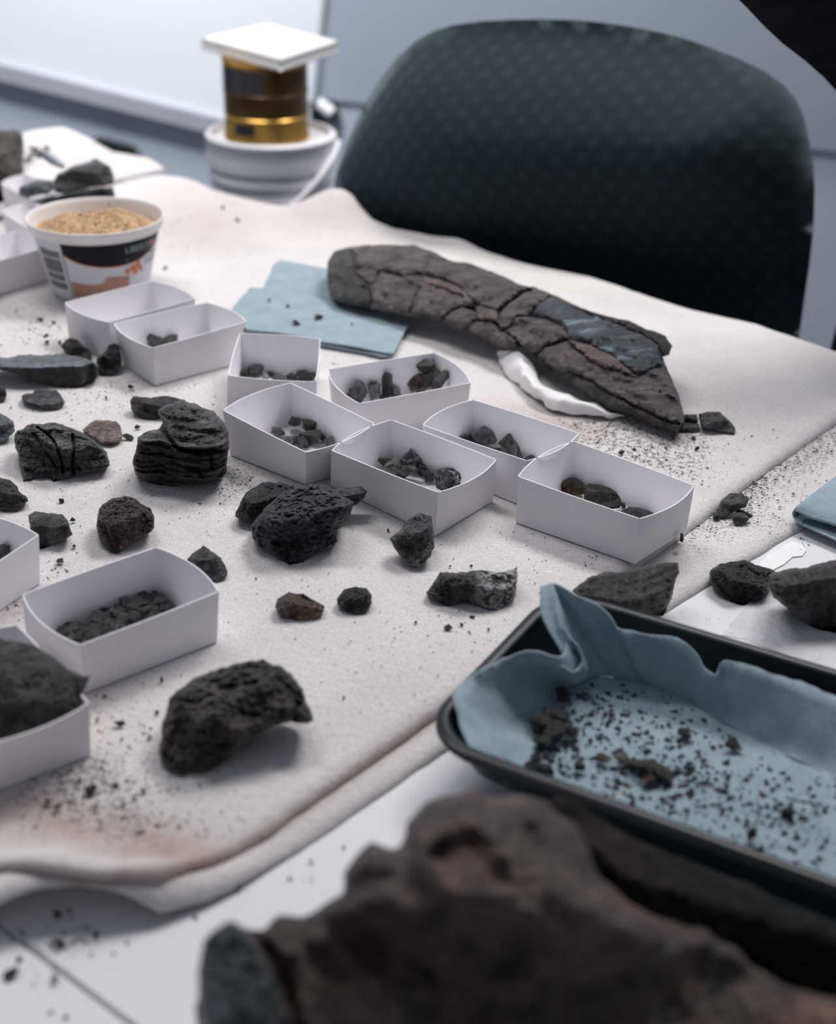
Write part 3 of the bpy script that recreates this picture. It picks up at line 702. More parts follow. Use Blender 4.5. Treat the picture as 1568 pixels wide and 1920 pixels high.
bmesh.ops.bevel(b, geom=list(b.edges), offset=.003, segments=2, affect='EDGES')
b.verts.index_update(); tag(obj('dish', [v.co[:] for v in b.verts], [tuple(v.index for v in f.verts) for f in b.faces], M['tile'], sharp=50), 'square white dish lying as a cover on the tin can', 'dish'); b.free()

# small dark things far behind
def wallpt(px, py): d = ray(px, py); return O + d * (((wa - O) @ wn) / (d @ wn))
def lowpt(px, py): d = ray(px, py); q = wa - wn * .012; return O + d * (((q - O) @ wn) / (d @ wn))
q = [lowpt(*p) for p in ((186, 256), (250, 272), (268, 294), (205, 280))]
V = [p + wn * k for k in (0, .025) for p in q]
tag(obj('cable_box', V, [(0, 1, 2, 3), (4, 5, 6, 7), (0, 1, 5, 4), (1, 2, 6, 5), (2, 3, 7, 6), (3, 0, 4, 7)], M['blackplastic'], sharp=None), 'small black box on the grey wall past the far felt mat', 'box')
q = [wallpt(*p) for p in ((588, 186), (612, 184), (634, 200), (640, 222), (600, 226))]
m = MB(); V = [p + wn * k for k in (0, .03) for p in q]
m.add(V, [(4, 3, 2, 1, 0), (5, 6, 7, 8, 9)] + [(k, (k + 1) % 5, 5 + (k + 1) % 5, 5 + k) for k in range(5)])
wb_ = m.obj('wall_bracket', M['blackplastic'], sharp=None); tag(wb_, 'dark bracket low on the wall between pail and office chair', 'bracket')
m = MB(); m.tube([wallpt(610, 186) + wn * .035, wallpt(636, 206) + wn * .035], .012, 10); m.obj('white_clip', M['pail'], wb_, 40)

# ================================================================== TUB OF SAND
TZ = 0.080
tc = at(178, 403, TZ); tdp = depth(tc); tr = 128 / FPX * tdp
tub = empty('tub', (tc[0], tc[1], 0), 'white plastic tub of ochre sand with black and white printed label', 'tub')
rb = tr * 0.70
def cone(h): return rb + (tr * 0.925 - rb) * (h / (TZ - .012))
pr_ = [(.0, .0), (rb - .003, .0), (rb, .003), (cone(TZ - .013), TZ - .013), (cone(TZ - .012) + .0005, TZ - .012), (tr * .965, TZ - .0115), (tr * .985, TZ - .004), (tr, TZ - .003), (tr, TZ - .0005), (tr * .985, TZ), (tr * .965, TZ - .001), (tr * .945, TZ - .006), (tr * .90, TZ - .014), (cone(.03) - .002, .03), (.0, .03)]
MB().lathe(pr_, (tc[0], tc[1], 0), 96, False).obj('body', M['tub'], tub, 40)
b = bmesh.new(); rs = tr * .895
G = []
for i in range(29):
    r_ = rs * i / 28; row = []
    for k in range(72):
        a = 2 * math.pi * k / 72; x, y = r_ * math.cos(a), r_ * math.sin(a)
        u, v = x / rs, y / rs
        h = -.0165 + .017 * math.exp(-((u + .48) ** 2 * 6 + (v + .10) ** 2 * 4)) + .021 * math.exp(-((u - .32) ** 2 * 4 + (v - .10) ** 2 * 4))
        h += .0025 * noise.fractal(Vector((x * 60, y * 60, 3)), .8, 2, 5) * (1 - .4 * (i / 28) ** 6)
        row.append((tc[0] + x, tc[1] + y, TZ + h))
    G.append(row)
b.free()
m = MB(); m.grid(G, True); m.obj('sand', M['sand'], tub, 60)
rng = np.random.default_rng(3)
for (px, py, s) in ((150, 403, 11), (157, 398, 7), (180, 421, 9), (188, 418, 7), (138, 432, 6), (108, 430, 5), (205, 384, 7), (222, 381, 6), (168, 398, 6), (163, 414, 5), (200, 436, 6), (232, 400, 5)):
    P = at(px, py, TZ + .0005); V, F = hull(rng, 10, (s / FPX * tdp, s / FPX * tdp, s / FPX * tdp * .6)); V += P
    obj('grit', V, F, M['crumb'], tub, 30)
AC = math.atan2(-tc[1], -tc[0])                   # angle that faces the camera
def conept(a, h, off=.0004): r_ = cone(h) + off; return (tc[0] + r_ * math.cos(AC + a), tc[1] + r_ * math.sin(AC + a), h)
def conepatch(name, mat, f0, f1, a0, a1, n=40, off=.0004, rows=6):
    G = []
    for a in np.linspace(a0, a1, n):
        h0, h1 = f0(a), f1(a); G.append([conept(a, h0 + (h1 - h0) * k / rows, off) for k in range(rows + 1)])
    return MB().grid(G).obj(name, mat, tub, 60)
HT = TZ - .013
K_ = lambda v: (lambda a: v)
conepatch('label', M['print_pale'], K_(.006), K_(HT), -1.35, 1.5, 60, .0003)
lowa = lambda a: HT - .024 * math.sqrt(max(0.0, 1 - ((a - .28) / .98) ** 2)) - .0005
conepatch('black_band', M['print_black'], lowa, K_(HT), -.58, 1.24, 50, .0007)
conepatch('band_border', M['print_orange'], lambda a: lowa(a) - .0012, lowa, -.58, 1.24, 50, .0006, 1)
conepatch('label_edge', M['print_grey'], K_(.006), K_(HT), -.60, -.58, 4, .0007)
for h0, h1 in ((.050, .0575), (.042, .048), (.0335, .0415), (.0245, .0315), (.015, .022)):
    conepatch('barcode_bar', M['print_grey'], K_(h0), K_(h1), -1.14, -.66, 12, .0007)
conepatch('picture', M['print_brown'], K_(.008), lambda a: .024 + .001 * math.sin(a * 9) + .006 * min(1, max(0, (a - .05) / .06)), -.55, .55, 40, .0007)
for a, h, r_ in ((.50, .034, .0035), (.60, .037, .0035), (.72, .039, .0045), (.66, .033, .004), (.80, .034, .003), (1.02, .0595, .0028)):
    V = [conept(a, h, .0011)] + [conept(a + r_ / tr * math.cos(t), h + r_ * math.sin(t), .0010) for t in np.linspace(0, 6.283, 15)[:-1]]
    obj('printed_fruit' if h < .05 else 'orange_dot', V, [(0, 1 + k, 1 + (k + 1) % 14) for k in range(14)], M['print_orange'], tub, 40)
def conetext(name, body, a, h, size, mat):
    cu = bpy.data.curves.new('lettering', 'FONT'); cu.body = body; cu.size = size; cu.align_x = 'CENTER'; cu.resolution_u = 3
    t = bpy.data.objects.new('lettering', cu); C.objects.link(t); bpy.context.view_layer.update()
    me = t.evaluated_get(bpy.context.evaluated_depsgraph_get()).to_mesh()
    V = [conept(a + v.co.x / cone(h), h + v.co.y, .0011) for v in me.vertices]; F = [tuple(p.vertices) for p in me.polygons]
    t.to_mesh_clear(); bpy.data.objects.remove(t)
    return obj(name, V, F, mat, tub, 40, fix=False)
conetext('lettering', 'LIBERTÉ', .70, .0555, .0095, M['print_green'])
conetext('lettering', 'Méd', 1.08, .046, .008, M['print_grey'])
conetext('lettering', 'Café', 1.03, .0375, .010, M['print_grey'])
conetext('lettering', '3', .47, .0425, .009, M['print_grey'])

# ================================================================== CARD BOXES
BH = 0.037
BOXES = []
def card_box(label, L, B, R, F, ori, bots=None, flare=0.0022, bow=0.0065, mat='card'):
    """rim corners in the frame (left, back, right, front); ori a: left-back is a long side, b: left-front is a long side"""
    rim = {k: (at(*p, BH) if len(p) == 2 else np.array(p)) for k, p in zip('LBRF', (L, B, R, F))}
    cen = sum(rim.values()) / 4; bot = {}
    for k in 'LBRF':
        p = rim[k].copy(); d = cen - p; d[2] = 0; p = p + d / np.linalg.norm(d) * flare * 1.4; p[2] = 0.0003; bot[k] = p
    for k, p in (bots or {}).items(): bot[k] = at(*p, 0.0003)
    base = (cen[0], cen[1], 0.0003)
    root = empty('card_box', base, label, 'box', 'white card specimen boxes')
    BOXES.append(np.array([bot[k][:2] for k in 'LBRF']))
    ck = 0.0009
    def wall(a, b, end):
        A0, A1, B0, B1 = bot[a], rim[a], bot[b], rim[b]
        nrm = np.cross(B0 - A0, [0, 0, 1.0]); nrm[2] = 0; nrm /= np.linalg.norm(nrm)
        if nrm @ (cen - A0) > 0: nrm = -nrm
        nu, nv = (14, 6) if end else (8, 3); Go, Gi = [], []
        for i in range(nu + 1):
            u = i / nu; ro, ri = [], []
            for j in range(nv + 1):
                v = j / nv
                p = (A0 * (1 - u) + B0 * u) * (1 - v) + (A1 * (1 - u) + B1 * u) * v
                if end: p = p + nrm * bow * (4 * u * (1 - u)) * v ** 1.3
                else: p = p + nrm * 0.0008 * math.sin(3.1 * u) * v
                ro.append(p); ri.append(p - nrm * ck)
            Go.append(ro); Gi.append(ri)
        m = MB(); G = np.array(Go); I = np.array(Gi)
        m.grid(G); m.grid(I)
        m.grid(np.stack([G[:, -1], I[:, -1]], 1)); m.grid(np.stack([G[:, 0], I[:, 0]], 1)); m.grid(np.stack([G[0], I[0]], 1)); m.grid(np.stack([G[-1], I[-1]], 1))
        b_ = bmesh.new(); vs = [b_.verts.new(v) for v in m.V]
        for f in m.F: b_.faces.new([vs[i] for i in f])
        bmesh.ops.remove_doubles(b_, verts=b_.verts, dist=1e-6); b_.verts.index_update()
        V = [v.co[:] for v in b_.verts]; Fs = [tuple(v.index for v in f.verts) for f in b_.faces]; b_.free()
        obj('end_panel' if end else 'side_panel', V, Fs, M[mat], root, 45)
    ends = {'a': (('L', 'F'), ('B', 'R')), 'b': (('L', 'B'), ('F', 'R'))}[ori]
    sides = {'a': (('L', 'B'), ('F', 'R')), 'b': (('L', 'F'), ('B', 'R'))}[ori]
    for p in ends: wall(*p, True)
    for p in sides: wall(*p, False)
    Vb = [bot[k] for k in 'LBRF'] + [bot[k] + np.array([0, 0, .0012]) for k in 'LBRF']
    obj('base_panel', Vb, [(0, 1, 2, 3), (4, 5, 6, 7), (0, 1, 5, 4), (1, 2, 6, 5), (2, 3, 7, 6), (3, 0, 4, 7)], M[mat], root, None)
    return root
LW, WW = 0.0987, 0.0715
def from_corner(px, dpx, ori, first):
    """complete a box of the usual size from one rim corner and the direction of one side seen in the frame"""
    p = at(*px, BH); q = at(*dpx, BH); d = (q - p); d /= np.linalg.norm(d)
    return p, d
card_box('white card box nearest the camera in full view, filled with a bed of dark flakes', (41.5, 1114), (292.6, 1025.5), (410.4, 1109.3), (150.3, 1210), 'a', dict(L=(51, 1208), F=(158, 1300), R=(407, 1204)))
card_box('white card box at the left end of the middle row, beside the big black stone', (417.5, 769), (545, 717.6), (703.6, 794), (573.8, 848.3), 'b', dict(L=(432, 853), F=(573.8, 909)))
card_box('white card box in the middle with pale grey chips and one sparkling lump', (621, 844.5), (734.8, 786.8), (931.8, 861.2), (821.7, 923.5), 'b', dict(F=(816.7, 1005), L=(620, 911), R=(924.7, 939.6)))
card_box('white card box at the right end of the row, three brown chips inside', (971, 893.4), (1076.5, 826.5), (1302.6, 910), (1199.6, 972.8), 'b', dict(F=(1191, 1057.7), L=(967.4, 979.8), R=(1287, 996)))
card_box('white card box between the middle and right boxes, partly hidden by both', (792, 797), (888, 749), (1086.5, 812), (988, 864), 'b', dict(F=(967, 943.6)))
card_box('white card box with a reddish block among its chips, below the long fossil', (615, 692), (814.5, 661), (883, 717.6), (673.6, 756.8), 'a')
# this one points away from the camera: its short ends are the front and the back
card_box('white card box seen end-on beside the blue towel with grit inside', (449.4, 625), (601, 635), (593, 716), (427, 704), 'b', dict(F=(425.5, 763)), bow=0.003)
card_box('white card box with one dark lump inside, in front of an empty one', (213, 606), (387.4, 567), (462.4, 603), (287, 652.5), 'a', dict(F=(290.8, 723.3), L=(231, 684), R=(430.5, 686)))
card_box('empty white card box directly in front of the tub of sand', (121.5, 567), (286, 526.5), (366, 559.5), (204, 604.5), 'a', dict(L=(130, 640), F=(213, 682)))
def boxed(label, px, dpx, first, ori, rev=1, **k):
    """box from its rim corner px with the side towards dpx of length first; the other side turned 90 degrees by rev"""
    p = at(*px, BH); d = at(*dpx, BH) - p; d /= np.linalg.norm(d); e = np.array([-d[1], d[0], 0]) * rev
    other = LW if first < .08 else WW
    c = [p, p + d * first, p + d * first + e * other, p + e * other]
    P = [px_of(np.array([x[:2]]), BH)[0] for x in c]
    card_box(label, *[tuple(x) for x in ori(c)], ori.k, **k)
class ordr:
    def __init__(s, idx, k): s.i, s.k = idx, k
    def __call__(s, c): return [c[j] for j in s.i]
boxed('white card box cut off by the left edge, holding a grey flake', (73, 1003), (0, 1050), LW, ordr((2, 3, 0, 1), 'a'), -1)
boxed('white card box in the lower left corner with a large brown rock sticking out', (168, 1318), (0, 1379), WW, ordr((2, 3, 0, 1), 'b'), -1)
boxed('white card box left of the tub of sand, cut off by the left edge', (30, 433), (-80, 462), LW, ordr((1, 0, 3, 2), 'a'), 1)
card_box('white card box behind the tub under the bundle of dark fossil strips', (2, 344), (48, 326), (112, 352), (62, 376), 'b')
card_box('white card box behind the tub, the lower of two, its curved rim showing', (4, 397), (62, 378), (118, 404), (56, 430), 'b')

# ================================================================== ROCKS ON THE UPPER MAT
def R(label, poly, mat, seed, **k): return rock(k.pop('name', 'rock'), label, poly, M[mat], k.pop('z0', 0.0), seed, **k)
UPN, FRN = (0, -.06, 1), (0.05, -1, 0.05)
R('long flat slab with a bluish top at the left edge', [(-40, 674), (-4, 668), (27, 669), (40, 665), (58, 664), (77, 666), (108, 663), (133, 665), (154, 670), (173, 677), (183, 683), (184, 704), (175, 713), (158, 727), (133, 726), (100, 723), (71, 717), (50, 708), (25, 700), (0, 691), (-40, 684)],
  'slate', 2, T=.022, ridge=([(-40, 688), (0, 686), (25, 688), (60, 689), (100, 687), (154, 686), (174, 680), (186, 690)], .019, 0, .12), mat2='dark', edge=.06, rough=.6, den=70)  # slab front: shade put into a darker colour
R('dark brownish stone against the empty box, behind the bluish slab', [(113, 650), (123, 637), (133, 633), (146, 637), (158, 650), (169, 656), (172, 664), (172, 676), (146, 674), (125, 664)], 'umber', 3)
R('pointed black stone in the gap between the two boxes by the tub', [(181, 672), (196, 660), (204, 647), (215, 643), (223, 647), (227, 668), (229, 685), (221, 697), (208, 703), (188, 704), (180, 690)], 'black', 4)
R('thin flat grey stone lying alone below the bluish slab', [(40, 743), (45, 739), (61, 737), (65, 731), (79, 729), (106, 731), (113, 739), (122, 753), (122, 757), (108, 768), (92, 769), (73, 762), (50, 755), (42, 751)], 'grey', 5, ridge=([(38, 748), (55, 755), (80, 759), (105, 757), (122, 752)], .006, 4, .1), edge=.07, rough=.7, T=.010)
R('small dark stone cut by the left edge beside the thin flat stone', [(-22, 722), (2, 720), (10, 728), (13, 740), (11, 748), (4, 753), (-22, 755)], 'dark', 6)
R('bluish grey stone cut by the left edge above the cracked stone', [(-30, 772), (0, 775), (13, 781), (25, 790), (28, 804), (27, 810), (13, 822), (0, 831), (-30, 834)], 'slate', 7)
R('cracked dark stone split by two gaps, at the left of the mat', [(27, 822), (31, 808), (50, 798), (69, 794), (96, 793), (117, 796), (135, 803), (154, 810), (173, 825), (190, 837), (200, 852), (206, 866), (205, 872), (200, 877), (188, 881), (167, 885), (142, 893), (117, 900), (100, 902), (88, 895), (79, 894), (62, 900), (45, 904), (40, 885), (35, 862), (29, 841)],
  'lam', 8, den=75, T=.030, cracks=[([(70, 802), (86, 811), (100, 826), (108, 842), (115, 862), (118, 886)], 3.2, .009), ([(136, 816), (139, 840), (136, 865), (138, 892)], 4.2, .010), ([(62, 812), (85, 845), (105, 876)], 3, .004)], planes=[((-.5, -.7, .25), .5)], lam=.8)
R('flat tan stone tucked behind the cracked stone', [(154, 806), (165, 797), (171, 791), (183, 787), (202, 788), (219, 790), (226, 797), (230, 818), (227, 827), (210, 833), (194, 833), (179, 825), (165, 814)], 'tan', 9, ridge=([(150, 812), (170, 815), (190, 826), (210, 828), (232, 820)], .005, 8, .2), edge=.07, rough=.8, T=.011)
R('narrow dark stone lying behind the big layered black stone', [(244, 751), (250, 744), (277, 745), (316, 743), (344, 750), (367, 764), (345, 778), (303, 781), (297, 783), (287, 788), (271, 783), (252, 777), (246, 767)], 'dark', 10, lam=1.0)
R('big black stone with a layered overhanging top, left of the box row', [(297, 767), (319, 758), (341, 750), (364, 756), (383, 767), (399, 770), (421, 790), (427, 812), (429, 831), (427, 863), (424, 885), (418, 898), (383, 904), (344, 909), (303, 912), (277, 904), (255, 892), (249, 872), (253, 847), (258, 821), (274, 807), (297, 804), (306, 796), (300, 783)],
  'lam', 11, den=85, T=.036, cracks=[([(300, 800), (318, 825), (335, 842), (370, 848), (428, 846)], 5.5, .010), ([(352, 878), (372, 880), (378, 893)], 6, .007), ([(395, 850), (398, 880)], 3, .004)], ridge=([(244, 826), (300, 824), (345, 836), (385, 838), (430, 832)], .041, 24, .0), mat2='black', lam=1.6, edge=.10)  # black front under the top is painted shade
R('dark stone half cut by the left edge, below the cracked stone', [(-40, 900), (0, 895), (19, 900), (32, 911), (35, 920), (48, 930), (54, 939), (32, 958), (19, 960), (0, 958), (-40, 955)], 'dark', 12, lam=.8)
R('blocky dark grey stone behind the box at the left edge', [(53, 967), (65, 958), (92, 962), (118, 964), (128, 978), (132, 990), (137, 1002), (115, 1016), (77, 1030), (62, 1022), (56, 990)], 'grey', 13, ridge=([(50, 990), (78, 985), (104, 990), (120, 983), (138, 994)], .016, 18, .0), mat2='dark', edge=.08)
R('reddish dark stone with pale flecks standing alone at left', [(185, 955), (193, 946), (207, 936), (236, 930), (252, 933), (265, 944), (281, 952), (290, 970), (289, 990), (277, 1003), (255, 1013), (236, 1029), (220, 1039), (207, 1035), (191, 1019), (185, 1006), (181, 987), (183, 971)], 'maroon', 14, den=55, T=.024)
R('small dark grey pyramid shaped stone behind the nearest box', [(345, 1057), (360, 1038), (382, 1023), (395, 1032), (415, 1046), (427, 1070), (425, 1080), (411, 1091), (391, 1091), (370, 1082)], 'grey', 15)
R('black lump leaning behind the big violet black stone', [(440, 969), (446, 950), (461, 923), (492, 904), (526, 904), (553, 911), (560, 934), (545, 965), (500, 975), (473, 980), (457, 978)], 'black', 16, dep=depth(at(500, 995, 0)))
R('pointed grey flake behind the right shoulder of the big violet black stone', [(614, 923), (626, 917), (645, 915), (676, 911), (689, 921), (683, 934), (668, 946), (653, 950), (630, 952)], 'grey', 18, dep=depth(at(650, 985, 0)))
R('big violet black stone in front of the middle box', [(469, 988), (496, 953), (526, 927), (553, 915), (584, 906), (614, 911), (633, 923), (664, 942), (660, 965), (645, 984), (632, 996), (633, 1018), (614, 1030), (591, 1038), (568, 1053), (542, 1059), (515, 1045), (488, 1026), (473, 1007)], 'violet', 17, den=80, T=.036, rough=1.25)
R('upright grey black stone against the front corner of the middle box', [(731, 1011), (752, 992), (767, 973), (787, 961), (809, 969), (813, 996), (815, 1026), (806, 1045), (787, 1064), (767, 1059), (744, 1034)], 'grey', 19, den=60, T=.013, push=.3)
R('dark stone crusted with white specks, in the middle foreground of the mat', [(800, 1112), (813, 1091), (825, 1074), (852, 1072), (875, 1074), (901, 1068), (932, 1072), (951, 1070), (970, 1062), (971, 1087), (966, 1118), (951, 1133), (932, 1145), (909, 1143), (875, 1129), (840, 1137), (825, 1131)], 'crust', 20, den=75, T=.020, rough=1.2)
R('rounded reddish brown stone, the only brown one lying free on the mat', [(516, 1135), (521, 1122), (542, 1110), (568, 1114), (591, 1126), (609, 1137), (607, 1147), (591, 1160), (565, 1164), (534, 1160), (521, 1151)], 'brown', 21, cracks=[([(562, 1118), (578, 1128)], 6, .003)])
R('small round dark stone just right of the brown stone', [(632, 1122), (645, 1105), (664, 1100), (687, 1103), (698, 1116), (697, 1133), (687, 1149), (668, 1153), (645, 1145), (633, 1133)], 'dark', 22, rough=1.3)
R('wedge shaped grey brown stone behind the black tray', [(1072, 1107), (1102, 1082), (1142, 1071), (1172, 1072), (1197, 1067), (1232, 1057), (1272, 1053), (1274, 1072), (1265, 1097), (1260, 1122), (1240, 1155), (1212, 1152), (1182, 1147), (1130, 1136), (1090, 1124)], 'umber', 23, z0=.0004, den=70, T=.020, ridge=([(1070, 1112), (1110, 1118), (1160, 1128), (1205, 1122), (1240, 1108), (1275, 1092)], .016, 30, .1), lam=.6, edge=.06, dep=depth(at(1240, 1165, .0)))
R('black rounded stone on the table between wedge stone and big brown rock', [(1330, 1075), (1333, 1068), (1350, 1057), (1374, 1053), (1396, 1051), (1412, 1055), (1427, 1062), (1446, 1066), (1457, 1073), (1446, 1083), (1442, 1109), (1432, 1119), (1417, 1133), (1393, 1134), (1374, 1131), (1355, 1119), (1341, 1107), (1333, 1095)], 'black', 24, z0=ZT, den=60, T=.024, rough=.8)
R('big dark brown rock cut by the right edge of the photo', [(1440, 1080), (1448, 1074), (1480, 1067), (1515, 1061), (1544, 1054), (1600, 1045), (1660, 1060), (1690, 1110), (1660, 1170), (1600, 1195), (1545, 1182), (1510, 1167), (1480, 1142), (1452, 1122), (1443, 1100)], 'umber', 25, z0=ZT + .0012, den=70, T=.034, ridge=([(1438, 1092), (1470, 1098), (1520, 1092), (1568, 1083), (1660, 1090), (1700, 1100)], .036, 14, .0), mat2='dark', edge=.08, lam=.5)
R('large dark stone with a ridged top lying nearest on the mat', [(298, 1406), (302, 1370), (310, 1335), (316, 1311), (336, 1291), (364, 1275), (395, 1260), (419, 1250), (459, 1242), (494, 1235), (526, 1248), (550, 1267), (569, 1291), (575, 1315), (587, 1350), (577, 1356), (546, 1354), (506, 1366), (467, 1394), (427, 1422), (395, 1445), (364, 1451), (332, 1453), (312, 1441), (300, 1426)],
  'umber', 26, den=85, T=.030, planes=[((.25, -.55, 1), .5), ((.5, -1, .1), .62), ((-.9, -.7, .3), .75)], cracks=[([(330, 1310), (370, 1320), (420, 1290), (480, 1280)], 7, .004), ([(560, 1320), (552, 1350)], 8, .006), ([(470, 1345), (500, 1330)], 6, .003)], rough=1.2)
R('large brown rock sticking out of the lower left box', [(-70, 1190), (-30, 1192), (0, 1196), (30, 1202), (65, 1210), (100, 1232), (130, 1255), (155, 1268), (169, 1266), (163, 1285), (152, 1312), (146, 1334), (130, 1352), (80, 1385), (0, 1410), (-70, 1430)], 'umber', 27, z0=.0016, den=60, T=.014, dep=depth(at(60, 1372, .03)) + .020, push=.0, planes=[((.1, -1, -.15), .5), ((.3, -.6, .8), .65)])
R('tall dark stone standing at the left edge far behind the tub', [(-60, 250), (0, 246), (25, 243), (42, 250), (45, 290), (43, 325), (40, 345), (30, 368), (-60, 410)], 'umber', 28, T=.03, z0=0.01, dep=depth(at(20, 350, 0)), planes=[((.3, -1, .1), .6)])
for k, (lab, pl, mm, z) in enumerate((
    ('dark grey fossil strip, the lowest of the bundle behind the tub', [(66, 383), (100, 368), (150, 357), (212, 350), (216, 366), (200, 384), (150, 398), (90, 400)], 'grey', .030),
    ('dark fossil block with grooves on top of the bundle behind the tub', [(96, 345), (110, 325), (135, 312), (165, 303), (178, 296), (190, 303), (206, 312), (214, 330), (213, 345), (170, 352), (130, 362), (105, 362)], 'lam', .036),
    ('pale grey fossil chip at the left of the bundle behind the tub', [(35, 352), (50, 345), (70, 336), (96, 338), (104, 350), (92, 364), (70, 366), (48, 372), (36, 366)], 'slate', .036))):
    R(lab, pl, mm, 31 + k, z0=z, den=34, name='fossil_fragment', cat='fossil', dep=depth(at(120, 372, 0.039)) - (.006 if k == 1 else .016 if k == 2 else -.004), lam=.6)
a, b_ = atd(82, 290, depth(at(105, 335, .04))), atd(118, 312, depth(at(105, 335, .04)) - .015)
m = MB(); m.tube([a, (a + b_) / 2, b_], [.0045, .006, .0035], 8); o = m.obj('blade', M['steel'], sharp=40); o.name = 'metal_scoop'
tag(o, 'small bluish metal scoop lying on the fossil bundle behind the tub', 'tool')
for k, (x, y, w, h) in enumerate(((62, 282, 30, 10), (76, 290, 22, 9), (88, 277, 16, 7), (55, 297, 22, 8))):
    chip('rock_chip', 'small dark chip, ' + ('second', 'third', 'rightmost', 'leftmost')[k] + ', on the far folded mat', 'stone', 'chips on the far folded mat', x, y, w, h, M['dark'], .0105, 500 + k, detail=False)

# ================================================================== LONG FOSSIL BONE
ZB = lambda P: np.array([(600 + x / 1.96, 440 + y / 1.96) for x, y in P])
bone_out = ZB([(25, 150), (30, 95), (55, 60), (110, 45), (230, 35), (340, 38), (410, 60), (470, 90), (560, 110), (650, 145), (720, 175), (785, 190), (870, 225), (960, 270), (1060, 300), (1130, 315), (1200, 345), (1270, 370), (1295, 410), (1285, 440), (1258, 447), (1272, 480), (1295, 530), (1320, 590), (1335, 660), (1340, 690), (1310, 728), (1290, 725), (1230, 700), (1180, 680), (1130, 660), (1060, 640), (1040, 625), (960, 575), (890, 530), (820, 480), (770, 430), (740, 410), (690, 420), (640, 405), (590, 370), (520, 350), (440, 315), (380, 302), (330, 300), (250, 290), (180, 270), (110, 262), (50, 240), (30, 200)])
frs = [
 ('end_piece', 'bonedark', [(25, 150), (30, 95), (55, 60), (110, 45), (130, 80), (125, 130), (180, 190), (190, 250), (180, 270), (110, 262), (50, 240), (30, 200)], 0),
 ('fragment', 'bone', [(110, 45), (230, 35), (340, 38), (410, 60), (398, 105), (378, 150), (300, 152), (225, 135), (205, 160), (185, 200), (180, 190), (125, 130), (130, 80)], 0),
 ('fragment', 'bone', [(185, 200), (205, 160), (225, 135), (300, 152), (378, 150), (370, 185), (345, 240), (330, 300), (250, 290), (180, 270), (190, 250)], .001),
 ('fragment', 'bone', [(410, 60), (470, 90), (560, 110), (650, 145), (720, 175), (770, 190), (735, 215), (690, 245), (652, 285), (600, 262), (560, 240), (510, 190), (450, 165), (378, 150), (398, 105)], .0005),
 ('fragment', 'bonepink', [(378, 150), (450, 165), (510, 190), (560, 240), (540, 238), (470, 205), (372, 178)], .001),
 ('fragment', 'bone', [(372, 178), (470, 205), (540, 238), (560, 240), (575, 262), (520, 265), (470, 290), (440, 315), (380, 302), (330, 300), (345, 240)], .001),
 ('fragment', 'bone', [(440, 315), (470, 290), (520, 265), (575, 285), (580, 310), (540, 340), (500, 345)], .0005),
 ('fragment', 'bone', [(500, 345), (540, 340), (580, 310), (630, 318), (665, 350), (720, 385), (722, 412), (690, 420), (640, 405), (590, 370)], 0),
 ('fragment', 'bonepink', [(575, 262), (600, 262), (652, 285), (648, 318), (630, 318), (580, 310), (575, 285)], .002),
 ('fragment', 'bone', [(788, 205), (850, 222), (800, 255), (770, 300), (720, 300), (700, 345), (665, 350), (648, 318), (662, 290), (700, 250), (745, 222)], .0015),
 ('fragment', 'bonepink', [(770, 190), (785, 190), (870, 225), (960, 270), (930, 265), (850, 222), (788, 205)], .001),
 ('fragment', 'bonedark', [(960, 270), (1060, 300), (1130, 315), (1200, 345), (1270, 370), (1295, 410), (1285, 440), (1258, 447), (1245, 395), (1180, 365), (1100, 325), (1000, 290), (930, 265)], .002),
 ('fragment', 'boneblue', [(850, 222), (930, 265), (1000, 290), (1100, 325), (1180, 365), (1245, 395), (1258, 447), (1272, 480), (1215, 495), (1170, 525), (1120, 480), (1060, 440), (980, 400), (910, 385), (900, 340), (830, 310), (770, 300), (800, 255)], 0),
 ('fragment', 'bone', [(700, 345), (720, 300), (770, 300), (830, 310), (900, 340), (908, 378), (880, 393), (830, 408), (795, 436), (770, 430), (745, 408), (722, 385), (665, 350)], .0008),
 ('fragment', 'bonepink', [(910, 385), (980, 400), (1060, 440), (1120, 480), (1170, 525), (1100, 500), (1050, 490), (1000, 465), (940, 420)], .0012),
 ('fragment', 'bone', [(795, 442), (830, 416), (880, 401), (910, 390), (940, 420), (1000, 465), (1050, 490), (1100, 500), (1170, 525), (1215, 495), (1272, 480), (1295, 530), (1320, 590), (1335, 660), (1340, 690), (1290, 690), (1200, 650), (1100, 600), (1000, 540), (920, 500), (885, 510), (840, 480)], 0),
 ('fragment', 'bonedark', [(885, 510), (920, 500), (1000, 540), (1100, 600), (1200, 650), (1290, 690), (1340, 690), (1310, 728), (1290, 725), (1230, 700), (1180, 680), (1130, 660), (1060, 640), (1040, 625), (960, 575), (890, 530)], -.001),
 ('fragment', 'bonedark', [(770, 430), (795, 442), (840, 480), (885, 510), (890, 530), (820, 480)], -.001)]
BA, BB = at(662, 578, 0.002), at(1262, 800, 0.002)
bd = (BB - BA) / np.linalg.norm(BB - BA); hn = np.array([-bd[1], bd[0], 0]); hn /= np.linalg.norm(hn)
if hn[1] < 0: hn = -hn
tl = math.radians(24); bw = hn * math.cos(tl) + np.array([0, 0, 1]) * math.sin(tl)
bn = np.cross(bd, bw); bn = bn if bn[2] > 0 else -bn
bcen = (BA + BB) / 2 + hn * .03
bone = empty('fossil_bone', (bcen[0], bcen[1], 0), 'long dark fossil bone, cracked and with a bluish patch, lying across the felt mat', 'fossil')
